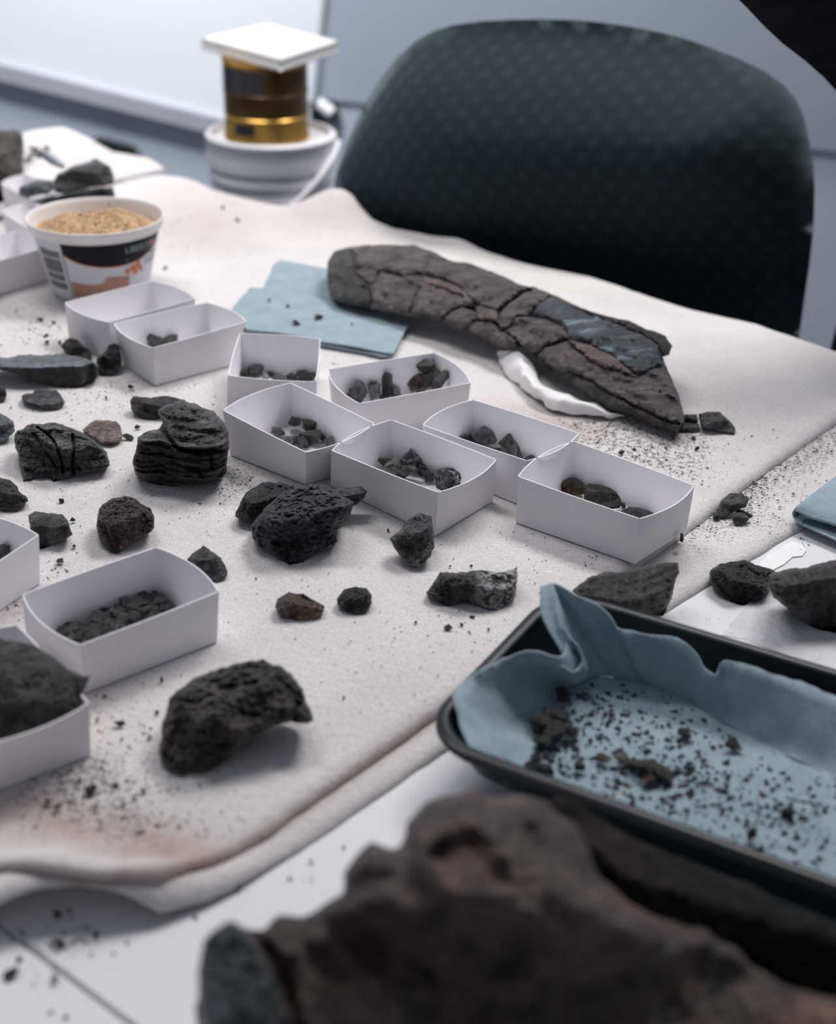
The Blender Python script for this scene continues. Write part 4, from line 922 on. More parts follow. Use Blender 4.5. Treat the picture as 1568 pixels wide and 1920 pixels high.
def bonefrag(name, mat, poly, off, seed):
    rng = np.random.default_rng(seed); sp = 5.2
    c = poly.mean(0)
    P = resample(poly, sp)
    # joints: pull the edge back a little, except where it is the bone's own outline
    do = segdist(P, bone_out)
    for k in range(len(P)):
        q = Vector((P[k, 0] * .05, P[k, 1] * .05, 3.3)); w = np.array([noise.noise(q), noise.noise(q + Vector((9, 4, 2)))]) * 2.2 + np.array([noise.noise(q * 3), noise.noise(q * 3 + Vector((9, 4, 2)))]) * 1.1
        P[k] += w
    V2, F = fill(P, sp, rng); D = rays(V2)
    t = ((BA + bn * .026 - O) @ bn) / (D @ bn)
    dO = segdist(V2, bone_out); dF = segdist(V2, P); ins = inside(V2, bone_out)
    gap = np.where(dO > 5, prof(dF / 3.6), 1.0)
    t += (1 - prof(np.where(ins, dO, 0) / 42.0)) * .017 + (1 - gap) * .0045 - off
    X = O + D * t[:, None]
    for k in range(len(V2)):
        x = X[k] - BA; u, v = x @ bd, x @ bw
        t[k] -= .0045 * noise.fractal(Vector((u * 30, v * 95, 1.5)), .8, 2.1, 5) + 0.0034 * (noise.ridged_multi_fractal(Vector((u * 22, v * 70, 8)), .9, 2, 4, 1, 2) - 1.2)
    n = len(V2); tm = (0.0006 - CAMZ) / D[:, 2]
    t = np.minimum(t, tm - 1e-4); tb = np.minimum(t + .030, tm)
    V = np.vstack([O + D * t[:, None], O + D * tb[:, None]])
    Fa = list(F) + [tuple(i + n for i in reversed(f)) for f in F]
    for a, b in boundary_edges(F): Fa.append((b, a, a + n, b + n))
    return obj(name, V, Fa, M[mat], bone, 40)
for k, (nm, mt, pl, off) in enumerate(frs): bonefrag(nm, mt, ZB(pl), off * 2, 60 + k)
ins_ = bone_out + (bone_out.mean(0) - bone_out) * 0.03
bonefrag('core', 'bonedark', ins_, -.009, 59)
for k, (lab, pl, mm) in enumerate((
    ('small square fossil flake at the pointed end of the long bone, the upper one', [(1320, 668), (1345, 660), (1385, 660), (1392, 680), (1388, 694), (1340, 694)], 'bonedark'),
    ('small pale fossil flake at the pointed end of the long bone, the lower one', [(1312, 700), (1342, 692), (1393, 695), (1396, 716), (1385, 727), (1318, 728)], 'grey'),
    ('blocky fossil splinter beyond the pointed end of the long bone', [(1390, 660), (1420, 652), (1470, 650), (1492, 672), (1512, 690), (1528, 710), (1524, 736), (1480, 728), (1440, 716), (1402, 714), (1396, 690)], 'grey'))):
    R(lab, ZB(pl), mm, 90 + k, den=26, name='fossil_fragment', cat='fossil', planes=[((0, -.2, 1), .55), ((.1, -1, 0), .7)], nplanes=3, T=.010, dep=(depth(at(*ZB([(1360, 728)])[0], 0)) + .018) if k == 0 else None)

# white tissue under the bone
def loft(name, paths, mat, parent=None, thick=.0008, sub=6, wr=.0, closed=False, label=None, cat=None, seed=1, group=None):
    """surface through rows of 3-D points, smoothed, with small wrinkles, given thickness"""
    A = np.array(paths, float)
    def cr(A, axis, n):
        A = np.moveaxis(A, axis, 0); m = len(A); out = []
        for i in range(m - 1):
            p0, p1, p2, p3 = A[max(i - 1, 0)], A[i], A[i + 1], A[min(i + 2, m - 1)]
            for k in range(n):
                t = k / n; out.append(.5 * ((2 * p1) + (p2 - p0) * t + (2 * p0 - 5 * p1 + 4 * p2 - p3) * t * t + (3 * p1 - p0 - 3 * p2 + p3) * t ** 3))
        out.append(A[-1]); return np.moveaxis(np.array(out), 0, axis)
    A = cr(cr(A, 0, max(2, sub // 2 + 1)), 1, sub)
    if wr:
        for i in range(A.shape[0]):
            for j in range(A.shape[1]):
                p = Vector(A[i, j]); A[i, j] += np.array(noise.noise_vector(p * 55 + Vector((seed, 0, 0)))) * wr + np.array(noise.noise_vector(p * 150)) * wr * .4
    m = MB(); m.grid(A); o = m.obj(name, mat, parent, 70)
    s = o.modifiers.new('thickness', 'SOLIDIFY'); s.thickness = thick; s.offset = 0
    if label: tag(o, label, cat, group)
    return o
zb = lambda L, z: [at(*ZB([p])[0], zz) for p, zz in zip(L, z if hasattr(z, '__len__') else [z] * len(L))]
lo1 = zb([(656, 432), (668, 490), (700, 527), (760, 578), (820, 622), (870, 650), (960, 662), (1050, 673), (1130, 668)], .0026)
rm1 = zb([(690, 424), (725, 428), (745, 470), (752, 520), (790, 565), (860, 600), (930, 618), (1000, 640), (1080, 655)], [.016, .018, .017, .015, .013, .012, .011, .009, .006])
in1 = zb([(735, 432), (760, 455), (790, 500), (810, 540), (850, 570), (910, 590), (960, 605), (1030, 630), (1090, 650)], [.008, .008, .007, .006, .005, .005, .005, .004, .003])
in2 = zb([(780, 450), (810, 475), (840, 500), (870, 520), (910, 550), (950, 575), (1000, 600), (1050, 625), (1100, 648)], .0026)
loft('white_tissue', [lo1, rm1, in1], M['whitecloth'], wr=.0034, thick=.0012, label='crumpled white tissue tucked under the long fossil bone', cat='tissue')

# ================================================================== BLUE TOWELS
def flat_towel(label, poly, z, curl=None, seed=1, group=None):
    Pw = [at(p[0], p[1], z)[:2] for p in poly]
    def zf(x, y): return z + .0012 * noise.noise(Vector((x * 25, y * 25, seed))) + (curl(x, y) if curl else 0)
    return tag(sheet('paper_towel', Pw, zf, .0014, M['towel'], .006, jag=.0008, seed=seed), label, 'towel', group)
flat_towel('blue paper towel sheet lying lower, its rear corner showing under the long fossil', [(495, 538), (505, 515), (511, 499), (524, 489), (560, 494), (613, 504), (680, 530), (720, 600), (640, 600), (560, 560)], .0022, seed=1)
flat_towel('blue paper towel, folded double, in front of the long fossil with grit on it', [(433, 583), (450, 560), (469, 539), (495, 540), (524, 545), (580, 553), (640, 572), (720, 585), (770, 607), (760, 618), (752, 636), (738, 662), (719, 660), (680, 652), (640, 645), (604, 640), (553, 628), (500, 621), (464, 617), (445, 602)], .0068, seed=2)
flat_towel('blue paper towel, the under fold showing as a dark edge below the folded double one', [(452, 606), (470, 600), (560, 610), (640, 622), (740, 640), (746, 652), (736, 668), (716, 668), (676, 658), (604, 647), (553, 634), (500, 627), (466, 622)], .0034, seed=3)
# towel at the right edge, rolled over at its near end
tz_ = -.0068
pt = empty('paper_towel', at(1560, 960, tz_), 'blue paper towel folded over at the right edge of the photo', 'towel')
lw = [at(*p, tz_ + .0012)[:2] for p in ((1503, 983), (1535, 997), (1568, 1011), (1680, 1062), (1790, 950), (1660, 860), (1585, 893))]
sheet('lower_layer', lw, lambda x, y: tz_ + .0012 + .0006 * noise.noise(Vector((x * 30, y * 30, 5))), .0012, M['towel'], .005, pt, jag=.0006, seed=12)
loft('upper_layer', [[at(1490, 958, tz_ + .0085), at(1525, 974, tz_ + .0075), at(1568, 988, tz_ + .007), at(1690, 1035, tz_ + .008)], [at(1497, 949, tz_ + .0115), at(1532, 960, tz_ + .011), at(1580, 972, tz_ + .011), at(1700, 1005, tz_ + .011)],
     [at(1512, 938, tz_ + .013), at(1552, 945, tz_ + .013), at(1600, 955, tz_ + .013), at(1720, 985, tz_ + .013)], [at(1540, 917, tz_ + .013), at(1580, 921, tz_ + .013), at(1640, 925, tz_ + .013), at(1740, 950, tz_ + .013)], [at(1590, 880, tz_ + .013), at(1640, 880, tz_ + .013), at(1690, 882, tz_ + .013), at(1790, 900, tz_ + .013)]], M['towel'], pt, .0013, 5, .0008)
loft('fold', [[at(1503, 984, tz_ + .0012), at(1491, 973, tz_ + .002), at(1487, 964, tz_ + .005), at(1490, 956, tz_ + .0085), at(1497, 949, tz_ + .0115)], [at(1530, 955, tz_ + .0012), at(1516, 948, tz_ + .002), at(1512, 941, tz_ + .005), at(1514, 936, tz_ + .0085), at(1520, 931, tz_ + .012)],
     [at(1592, 905, tz_ + .0012), at(1580, 898, tz_ + .002), at(1576, 892, tz_ + .005), at(1579, 886, tz_ + .0085), at(1588, 881, tz_ + .012)]], M['towel'], pt, .0013, 5, .0004)

# ================================================================== BLACK TRAY WITH LINER
RZ = 0.030
TA, TB = at(770, 1377, RZ), at(1041, 1097, RZ)
tu = (TB - TA); TW = np.linalg.norm(tu); tu /= TW; tv = np.array([tu[1], -tu[0], 0])
TL = 0.34
def rrect(ins, z, r, off=0):
    r = max(r, .004); pts = []
    for (cu, cv, a0, rr) in ((ins + r, ins + r, 180, r), (TW - ins - r, ins + r, 270, r), (TW - ins - r, TL - ins - r, 0, r), (ins + r, TL - ins - r, 90, r)):
        for k in range(11):
            a = math.radians(a0 + 9 * k); pts.append((cu + rr * math.cos(a), cv + rr * math.sin(a)))
    out = [TA + tu * u + tv * v for u, v in pts]
    return [np.array([p[0], p[1], z]) for p in out]
def trayz(p): return 0.0008 + (ZT - .0004) * min(1.0, max(0.0, float((np.array([p[0], p[1], 0]) - np.array([TA[0], TA[1], 0])) @ tv) / TL))
def trayfix(ring, h): return [np.array([p[0], p[1], trayz(p) + h]) for p in ring]
def atf(px, py, h=.004):
    z = 0.0
    for _ in range(8): p = at(px, py, z); z = trayz(p) + h
    return at(px, py, z)
rings = [trayfix(rrect(.022, 0, .020), 0), trayfix(rrect(.019, 0, .022), .003), rrect(.0085, RZ - .010, .032), rrect(.007, RZ - .0055, .034), rrect(.0008, RZ - .006, .038), rrect(.0, RZ - .004, .038), rrect(.0004, RZ - .0008, .038), rrect(.002, RZ, .037),
         rrect(.0065, RZ, .034), rrect(.008, RZ - .0012, .033), rrect(.0095, RZ - .006, .032), trayfix(rrect(.020, 0, .022), .006), trayfix(rrect(.023, 0, .02), .0022)]
tray = empty('tray', TA + tu * TW / 2 + tv * TL / 2 + np.array([0, 0, ZT - RZ]), 'black plastic tray lined with a blue towel, at the right in front', 'tray')
n_ = len(rings[0])
# body below the lip and the rolled rim are separate parts
ib = MB(); ib.grid(np.array(rings[:4]), True); ib.F.append(tuple(range(n_)))
b0 = len(ib.V); ib.grid(np.array(rings[9:]), True); ib.F.append(tuple(b0 + 3 * n_ + k for k in range(n_)))
ib.obj('body', M['trayblack'], tray, 45)
rm = MB(); rm.grid(np.array(rings[3:10]), True); rm.obj('rim', M['trayblack'], tray, 45)

st = [((884, 1404, .030), (985, 1480)), ((862, 1350, .034), (998, 1420)), ((848, 1306, .037), (1005, 1378)), ((880, 1268, .039), (1022, 1345)), ((925, 1243, .041), (1036, 1318)), ((955, 1234, .041), (1046, 1305)),
      ((1010, 1238, .038), (1056, 1292)), ((1052, 1251, .033), (1068, 1284)), ((1079, 1262, .028), (1082, 1278)), ((1095, 1243, .031), (1100, 1274)), ((1088, 1218, .037), (1112, 1270)), ((1062, 1190, .044), (1122, 1268)),
      ((1046, 1160, .050), (1132, 1267)), ((1042, 1122, .056), (1142, 1268)), ((1036, 1093, .060), (1152, 1270)), ((1062, 1106, .058), (1170, 1274)), ((1094, 1121, .054), (1190, 1279)), ((1138, 1148, .048), (1210, 1284)),
      ((1160, 1181, .040), (1226, 1290)), ((1192, 1185, .039), (1246, 1299)), ((1255, 1197, .038), (1282, 1313)), ((1300, 1219, .035), (1312, 1332)), ((1322, 1246, .030), (1332, 1343)), ((1343, 1263, .027), (1347, 1350)), ((1356, 1238, .034), (1367, 1362)),
      ((1402, 1247, .034), (1412, 1385)), ((1456, 1263, .032), (1462, 1410)), ((1495, 1277, .030), (1502, 1432)), ((1534, 1292, .028), (1547, 1455)), ((1600, 1318, .028), (1612, 1490)), ((1660, 1345, .028), (1670, 1520))]
top = [at(*a) for a, b in st]; bot = [atf(*b) for a, b in st]
mid = []
for p, q in zip(top, bot):
    x = p * .45 + q * .55; x[2] -= .004; mid.append(x)
low_ = []
for p, q in zip(top, bot):
    x = p * .15 + q * .85; x[2] -= .0028; low_.append(x)
liner = empty('paper_towel', bot[12], 'blue paper towel lining the black tray, its edges standing up in folds', 'towel')
loft('raised_edge', [top, mid, low_, bot], M['towel'], liner, .0012, 5, .0022, seed=4)
bc = atf(1350, 1500)
fp = [tuple((p + (p - bc) / np.linalg.norm(p - bc) * .004)[:2]) for p in bot] + [tuple(atf(*q)[:2]) for q in ((1690, 1700), (1660, 1800), (1400, 1690), (1150, 1580), (1010, 1515))]
def lzf(x, y): return trayz((x, y)) + .0042 + .0022 * max(0, noise.noise(Vector((x * 28, y * 28, 7)))) + .0015 * max(0, noise.noise(Vector((x * 9 + y * 14, y * 5, 1))))
sheet('floor_sheet', fp, lzf, .0011, M['towel'], .005, liner, seed=5)
# the turned-back fold in the corner
f0 = [at(1012, 1100, .058), at(1013, 1140, .052), at(1024, 1175, .046), at(1044, 1208, .040), at(1056, 1228, .036)]
f1 = [at(1024, 1098, .058), at(1030, 1135, .053), at(1040, 1170, .047), at(1054, 1200, .041), at(1064, 1226, .034)]
f2 = [at(1036, 1093, .060), at(1043, 1124, .056), at(1048, 1160, .050), at(1062, 1190, .044), at(1074, 1222, .034)]
loft('corner_fold', [f0, f1, f2], M['towel'], liner, .0012, 6, .0012)
g0 = [at(950, 1234, .041), at(975, 1224, .043), at(1005, 1222, .043), at(1035, 1230, .041), at(1056, 1226, .038), at(1058, 1205, .040)]
g1 = [at(975, 1245, .036), at(1000, 1245, .035), at(1020, 1250, .033), at(1045, 1256, .031), at(1075, 1256, .027), at(1086, 1240, .028)]
loft('corner_fold', [g0, g1], M['towel'], liner, .0012, 6, .0010)

# ================================================================== NEAR FOSSIL, OUT OF FOCUS
near_poly = [(379, 1766), (406, 1739), (433, 1726), (452, 1739), (472, 1743), (514, 1720), (576, 1716), (607, 1693), (641, 1673), (645, 1635), (664, 1596), (691, 1573), (722, 1582), (737, 1577), (753, 1542), (791, 1515), (838, 1500), (899, 1486), (930, 1496), (961, 1488), (999, 1487), (1030, 1496), (1069, 1535), (1092, 1577), (1115, 1619), (1138, 1650), (1192, 1689), (1261, 1727), (1346, 1773), (1423, 1812), (1500, 1843), (1568, 1870), (1680, 1912), (1720, 1990), (1700, 2060), (1000, 2070), (400, 2060), (378, 1960), (371, 1880), (372, 1820)]
nf = R('large brown fossil bone out of focus along the bottom of the photo', near_poly, 'near', 41, z0=ZT, name='fossil_vertebra', cat='fossil', den=110, T=.045, dep=.585, push=.3, rough=1.15, nplanes=7, edge=.14,
  cracks=[([(690, 1650), (740, 1640), (800, 1670)], 34, 0.0050), ([(830, 1600), (880, 1580), (930, 1640)], 30, 0.0060), ([(700, 1760), (820, 1790), (960, 1770)], 70, 0.0080), ([(950, 1650), (1010, 1700)], 40, 0.0030), ([(690, 1600), (720, 1640)], 26, 0.0035), ([(600, 1800), (660, 1840)], 30, 0.0035), ([(1300, 1800), (1500, 1890)], 30, 0.0040), ([(470, 1745), (520, 1800), (545, 1860), (560, 1930)], 14, 0.0090)],
  planes=[((.1, -1, .35), .45), ((-.5, -.8, .5), .7), ((.5, -.7, .75), .62)])
rock('broken_edge', None, [(372, 1820), (379, 1766), (406, 1739), (433, 1726), (452, 1739), (470, 1752), (498, 1800), (515, 1850), (528, 1930), (535, 2050), (402, 2055), (378, 1960), (371, 1880)], M['nearblue'], ZT, 43, T=.030, den=50, dep=.555, push=.2, parent=nf, nplanes=5)

rock('shaded_flank', None, [(985, 1500), (1040, 1497), (1080, 1512), (1150, 1550), (1250, 1597), (1350, 1640), (1450, 1683), (1550, 1726), (1640, 1762), (1740, 1810), (1760, 1990), (1568, 1930), (1400, 1860), (1250, 1780), (1120, 1690), (1030, 1600)], M['nearflankshade'], ZT, 44, T=.022, den=60, dep=.632, push=.2, parent=nf, nplanes=4)  # same bone as the rest, its shade painted in with a near-black material

# ================================================================== LOOSE PIECES AT THE RIGHT
fl = [at(*p, ZT)[:2] for p in ((1396, 1140), (1432, 1102), (1480, 1075), (1600, 1060), (1700, 1080), (1700, 1290), (1568, 1262), (1470, 1228), (1400, 1200), (1352, 1192))]
tag(sheet('plastic_film', fl, lambda x, y: ZT + .0008 + .0004 * noise.noise(Vector((x * 60, y * 60, 2))), .0006, M['film'], .006), 'glossy clear plastic film on the table under the big dark brown rock', 'plastic sheet')
sc = [at(*p, ZT)[:2] for p in ((1420, 1066), (1440, 1042), (1462, 1030), (1484, 1018), (1502, 1022), (1512, 1034), (1504, 1044), (1486, 1046), (1470, 1060), (1446, 1072))]
tag(sheet('paper_scrap', sc, lambda x, y: ZT + .0012 + .0008 * noise.noise(Vector((x * 40, y * 40, 2))), .0008, M['paper'], .004), 'torn white paper scrap on the table near the blue towel', 'paper')
for k, (lab, pl, mm, sd) in enumerate((
    ('curled dark flake, the largest of the small heap at the mat step', [(1345, 955), (1352, 938), (1370, 925), (1392, 926), (1405, 934), (1400, 950), (1388, 955), (1372, 962), (1358, 972), (1346, 968)], 'grey', 71),
    ('rounded grey chip in front of the small heap at the mat step', [(1372, 968), (1380, 960), (1396, 962), (1406, 972), (1396, 984), (1378, 986)], 'grey', 72),
    ('thin black sliver pointing right from the small heap at the mat step', [(1378, 953), (1392, 956), (1408, 963), (1413, 967), (1408, 971), (1392, 966), (1380, 960)], 'black', 73),
    ('dark chip at the left end of the small heap at the mat step', [(1300, 968), (1312, 966), (1316, 974), (1308, 980), (1298, 978)], 'dark', 74),
    ('small grey chip standing between the heap and the right hand box', [(1336, 962), (1346, 958), (1352, 972), (1346, 978), (1338, 974)], 'grey', 75))):
    R(lab, pl, mm, sd, z0=-.0078, den=22, name='rock_flake', cat='flake', T=.005)
R('thin black splinter standing under the right hand box corner', [(1276, 1000), (1281, 1000), (1283, 1010), (1280, 1018), (1275, 1014)], 'black', 76, den=14, name='rock_flake', cat='flake', T=.003)

# ================================================================== CHIPS IN THE BOXES
FLR = .0016
ORD = ['leftmost', 'second from left', 'third from left', 'fourth from left', 'fifth from left', 'sixth from left', 'seventh from left', 'eighth from left', 'ninth from left', 'tenth from left', 'eleventh from left', 'twelfth from left']
def ranks(L):
    o = sorted(range(len(L)), key=lambda k: L[k][0]); r = [0] * len(L)
    for i, k in enumerate(o): r[k] = i
    return [ORD[i] for i in r]
def chips(label, group, L, seed, bx, cat='stone'):
    rk = ranks(L)
    for k, q in enumerate(L):
        x, y, w, h, mm = q[:5]; lf = q[5] if len(q) > 5 else 0.0
        chip('rock_chip', q[6] if len(q) > 6 else label.replace(' in the', ', ' + rk[k] + ', in the', 1) if len(L) > 1 else label, cat, group, x, y, w, h, M[mm], FLR, seed + k, lift=lf, P=inbox(bx, x, y))
chips('dark chip in the left box of the row', 'chips in the left box of the middle row', [
    (520, 812, 36, 16, 'dark'), (553, 803, 34, 26, 'black', .002), (582, 806, 34, 20, 'umber', .004), (548, 826, 34, 18, 'pale'), (588, 826, 44, 28, 'umber', .0005), (566, 834, 30, 22, 'black'),
    (604, 818, 22, 14, 'dark'), (618, 830, 28, 16, 'pale'), (536, 820, 18, 10, 'tan'), (575, 818, 22, 14, 'grey')], 200, 1)
chips('small grey chip in the middle box', 'chips in the middle box', [
    (724, 866, 36, 22, 'umber'), (737, 884, 44, 28, 'pale', .001, 'pale angular grey chip leaning forward at the left in the middle box'), (772, 862, 34, 18, 'pale', .004, 'pale flat grey chip on top in the middle box'),
    (776, 878, 42, 26, 'pale', .002), (768, 900, 62, 26, 'dark'), (802, 896, 32, 28, 'maroon', 0, 'reddish chip between the grey chips in the middle box'), (750, 870, 28, 14, 'dark'), (790, 880, 24, 20, 'black'), (745, 896, 30, 16, 'dark')], 220, 2)
R('large grey lump with a sparkling white patch in the middle box', [(815, 897), (820, 880), (838, 876), (855, 868), (862, 862), (875, 866), (884, 876), (890, 888), (884, 900), (868, 908), (850, 918), (832, 922), (818, 914)], 'sparkle', 240, z0=FLR, dep=depth(inbox(2, 850, 905, .009)), den=40, T=.012, rough=1.3)
chips('small grey chip in the box between the middle and right ones', 'chips in the hidden box', [
    (872, 824, 26, 14, 'black'), (886, 818, 20, 12, 'maroon'), (908, 826, 56, 28, 'pale', .001, 'largest chip, a slanted grey slab, in the box between the middle and right ones'), (953, 836, 50, 18, 'umber', .005), (956, 850, 36, 26, 'pale', .001), (930, 846, 30, 14, 'dark'),
    (976, 856, 20, 14, 'grey'), (992, 860, 24, 12, 'dark'), (890, 836, 30, 12, 'dark')], 250, 4)
R('brown topped chip leaning at the left in the right hand box', [(1050, 912), (1055, 901), (1070, 895), (1082, 897), (1092, 906), (1098, 918), (1094, 926), (1074, 932), (1056, 926)], 'brown', 261, z0=FLR, dep=depth(inbox(3, 1074, 920, .009)), den=30, name='rock_chip', cat='stone', T=.009, planes=[((.2, -.4, 1), .5), ((-.2, -1, -.2), .45)], nplanes=4)
R('large rectangular brown chip in the right hand box', [(1098, 912), (1104, 906), (1125, 909), (1146, 916), (1162, 926), (1166, 936), (1162, 952), (1140, 955), (1115, 946), (1094, 936)], 'umber', 262, z0=FLR, dep=depth(inbox(3, 1130, 940, .009)), den=36, name='rock_chip', cat='stone', T=.008, planes=[((.05, -.9, .35), .45)], nplanes=4)
R('flat grey chip half hidden by the front of the right hand box', [(1164, 958), (1180, 950), (1200, 952), (1226, 962), (1222, 974), (1190, 976), (1166, 968)], 'grey', 263, z0=FLR, dep=depth(inbox(3, 1190, 966, .009)), den=26, name='rock_chip', cat='stone', T=.006)
chips('crumb sized chip in the right hand box', 'small chips in the right hand box', [(1084, 932, 20, 10, 'grey'), (1168, 946, 16, 10, 'dark'), (1152, 958, 22, 10, 'dark')], 270, 3)
chips('dark angular chip in the box below the long fossil', 'chips in the box below the long fossil', [
    (668, 738, 46, 30, 'grey'), (700, 738, 32, 28, 'slate', .002), (726, 726, 36, 30, 'black', .002), (742, 736, 24, 28, 'pale'), (722, 744, 26, 14, 'grey'), (800, 700, 36, 20, 'umber', .006), (812, 712, 40, 24, 'dark', .001), (828, 716, 36, 20, 'dark'), (700, 722, 22, 14, 'dark'), (786, 722, 26, 16, 'black'), (655, 742, 22, 16, 'grey')], 280, 5)
R('reddish rectangular block standing among the chips below the long fossil', [(757, 706), (762, 698), (776, 694), (785, 696), (797, 708), (806, 724), (800, 730), (772, 736), (764, 722)], 'brick', 295, z0=FLR, dep=depth(inbox(5, 782, 722, .009)), den=30, name='rock_chip', cat='stone', T=.007, planes=[((-.2, -.8, .6), .45)], nplanes=3)
chips('small dark chip in the box seen end-on', 'chips in the box seen end-on', [
    (456, 700, 30, 12, 'dark'), (478, 698, 36, 18, 'dark', .001), (508, 700, 18, 10, 'black'), (522, 710, 36, 12, 'grey'), (548, 706, 26, 12, 'dark'), (566, 704, 34, 14, 'dark'), (584, 708, 28, 14, 'black'), (496, 712, 22, 10, 'dark'), (538, 714, 26, 8, 'dark'), (466, 710, 22, 8, 'umber')], 300, 6)
chips('dark lump in the box in front of the empty one', 'lumps in the box in front of the empty one', [
    (290, 640, 40, 28, 'black', 0, 'blocky dark lump, the larger of two, in the box in front of the empty one'), (314, 642, 42, 18, 'dark', 0, 'low dark lump, the smaller of two, in the box in front of the empty one')], 320, 7)
chips('grey flake in the box cut off by the left edge', 'flakes in the left box', [(2, 1040, 40, 24, 'dark')], 330, 9)
# the bed of flakes in the nearest box: the larger flakes one by one, the rest as a heap below them
rng = np.random.default_rng(11)
c00, c10, c11, c01 = [at(*p, FLR) for p in ((93, 1197), (289, 1117), (343, 1150), (160, 1248))]
def bedh(u, v):
    e = min(1, max(0, min(u, 1 - u)) * 9); e2 = min(1, max(0, min(v, 1 - v)) * 5)
    return .009 * e ** .6 * e2 ** .6 * (1 + .5 * noise.noise(Vector((u * 9, v * 5, 1)))) + .003 * noise.noise(Vector((u * 40, v * 22, 4))) * e * e2
hg = []
for i in range(27):
    row = []
    for j in range(13):
        u, v = i / 26, j / 12
        p = (c00 * (1 - u) + c10 * u) * (1 - v) + (c01 * (1 - u) + c11 * u) * v
        h = bedh(u, v)
        row.append((p[0], p[1], FLR + max(h, .0004)))
    hg.append(row)
m = MB(); m.grid(hg); b0 = len(m.V)
m.grid([[(x, y, FLR) for x, y, z in r] for r in hg])
hb = m.obj('flake_bed', M['black'], sharp=30); tag(hb, 'bed of fine dark flakes filling the floor of the nearest box', 'rock flakes', None, 'stuff')
for k in range(64):
    u, v = rng.uniform(.03, .97), rng.uniform(.08, .95)
    p = (c00 * (1 - u) + c10 * u) * (1 - v) + (c01 * (1 - u) + c11 * u) * v
    w = rng.uniform(14, 32); lf = max(0, bedh(u, v) - .0015); q = px_of(np.array([p[:2]]), FLR + .003 + lf)[0]
    chip('rock_flake', 'dark flake lying on the bed in the nearest box', 'flake', 'flakes on the bed in the nearest box', q[0], q[1], w, w * rng.uniform(.3, .6), M[('dark', 'black', 'grey', 'violet')[k % 4]], FLR, 400 + k, n=11, lift=lf, detail=w > 17)
R('pale grey lump at the left end of the bed in the nearest box', [(112, 1178), (122, 1166), (145, 1164), (158, 1174), (152, 1188), (128, 1192)], 'grey', 471, z0=FLR + .003, dep=depth(inbox(0, 135, 1182, .009)), den=26, T=.007, name='rock_chip', cat='stone')

# ================================================================== GRIT
def scatter(L, z, seed, zfun=None, ok=None, proj=None):
    rng = np.random.default_rng(seed); pts = []; more = 1.7 if seed == 1 else 1.2
    for cx, cy, sx, sy, n, s0, s1 in L:
        n = int(n * more); Q = np.column_stack([rng.normal(cx, sx, n), rng.normal(cy, sy, n)]); S_ = s0 + (s1 - s0) * rng.random(n) ** 4
        k = (Q[:, 1] > 240) & (Q[:, 0] > -60) & (Q[:, 0] < 1620) & (Q[:, 1] < 1990)
        Q, S_ = Q[k], S_[k]
        if ok is not None and len(Q): k = ok(Q); Q, S_ = Q[k], S_[k]
        for (x, y), q in zip(Q, S_):
            p = proj(x, y) if proj else at(x, y, z); zz = zfun(p[0], p[1]) if zfun else z
            pts.append((p[0], p[1], zz, q / 1000))
    return pts
UPPX = np.array(SEAM[1:-1] + [(1568, 660), (1400, 610), (1000, 500), (860, 460), (760, 440), (640, 390), (560, 390), (400, 365), (300, 345), (100, 380), (-80, 440), (-80, 1650)])
FOOT += [np.array([(50, 405), (80, 366), (178, 352), (280, 366), (306, 405), (280, 570), (200, 600), (120, 588), (80, 540)])]
FOOT += [np.array([(41, 1114), (292, 1025), (410, 1109), (407, 1204), (158, 1300), (51, 1208)]), np.array([(417, 769), (545, 717), (703, 794), (700, 860), (573, 909), (432, 853)]), np.array([(621, 844), (735, 787), (932, 861), (925, 940), (817, 1005), (620, 911)]),
        np.array([(971, 893), (1076, 826), (1302, 910), (1287, 996), (1191, 1058), (967, 980)]), np.array([(790, 800), (888, 749), (1086, 812), (1080, 880), (967, 944), (800, 860)]), np.array([(615, 692), (814, 661), (883, 718), (880, 770), (673, 800)]),
        np.array([(427, 704), (449, 625), (601, 635), (593, 760), (425, 763)]), np.array([(121, 567), (286, 526), (387, 567), (462, 603), (430, 686), (290, 723), (130, 640)]), np.array([(-80, 975), (73, 1003), (79, 1066), (-80, 1180)]), np.array([(-80, 1250), (168, 1318), (152, 1418), (-80, 1520)])]
def grown(P, d=7.0):
    c = P.mean(0); v = P - c; l = np.linalg.norm(v, axis=1)[:, None]; return c + v * (1 + d / np.maximum(l, 1))
FOOT = [grown(f, 12) for f in FOOT] + [grown(bone_out, 16), grown(ZB([(656, 425), (740, 420), (1000, 560), (1120, 640), (1130, 675), (960, 668), (820, 628), (700, 530)]), 14)]
def worldxy(Q, z=0.0):
    D = rays(Q); return (O + D * ((z - CAMZ) / D[:, 2])[:, None])[:, :2]
def okup(Q):
    k = inside(Q, UPPX) & (segdist(Q, SEAM, False) > 16); X = worldxy(Q); k &= np.array([lift(*p) < .0015 for p in X])
    for B in BOXES: c = B.mean(0); k &= ~inside(X, c + (B - c) * 1.06)
    for f in FOOT: k &= ~inside(Q, f)
    return k
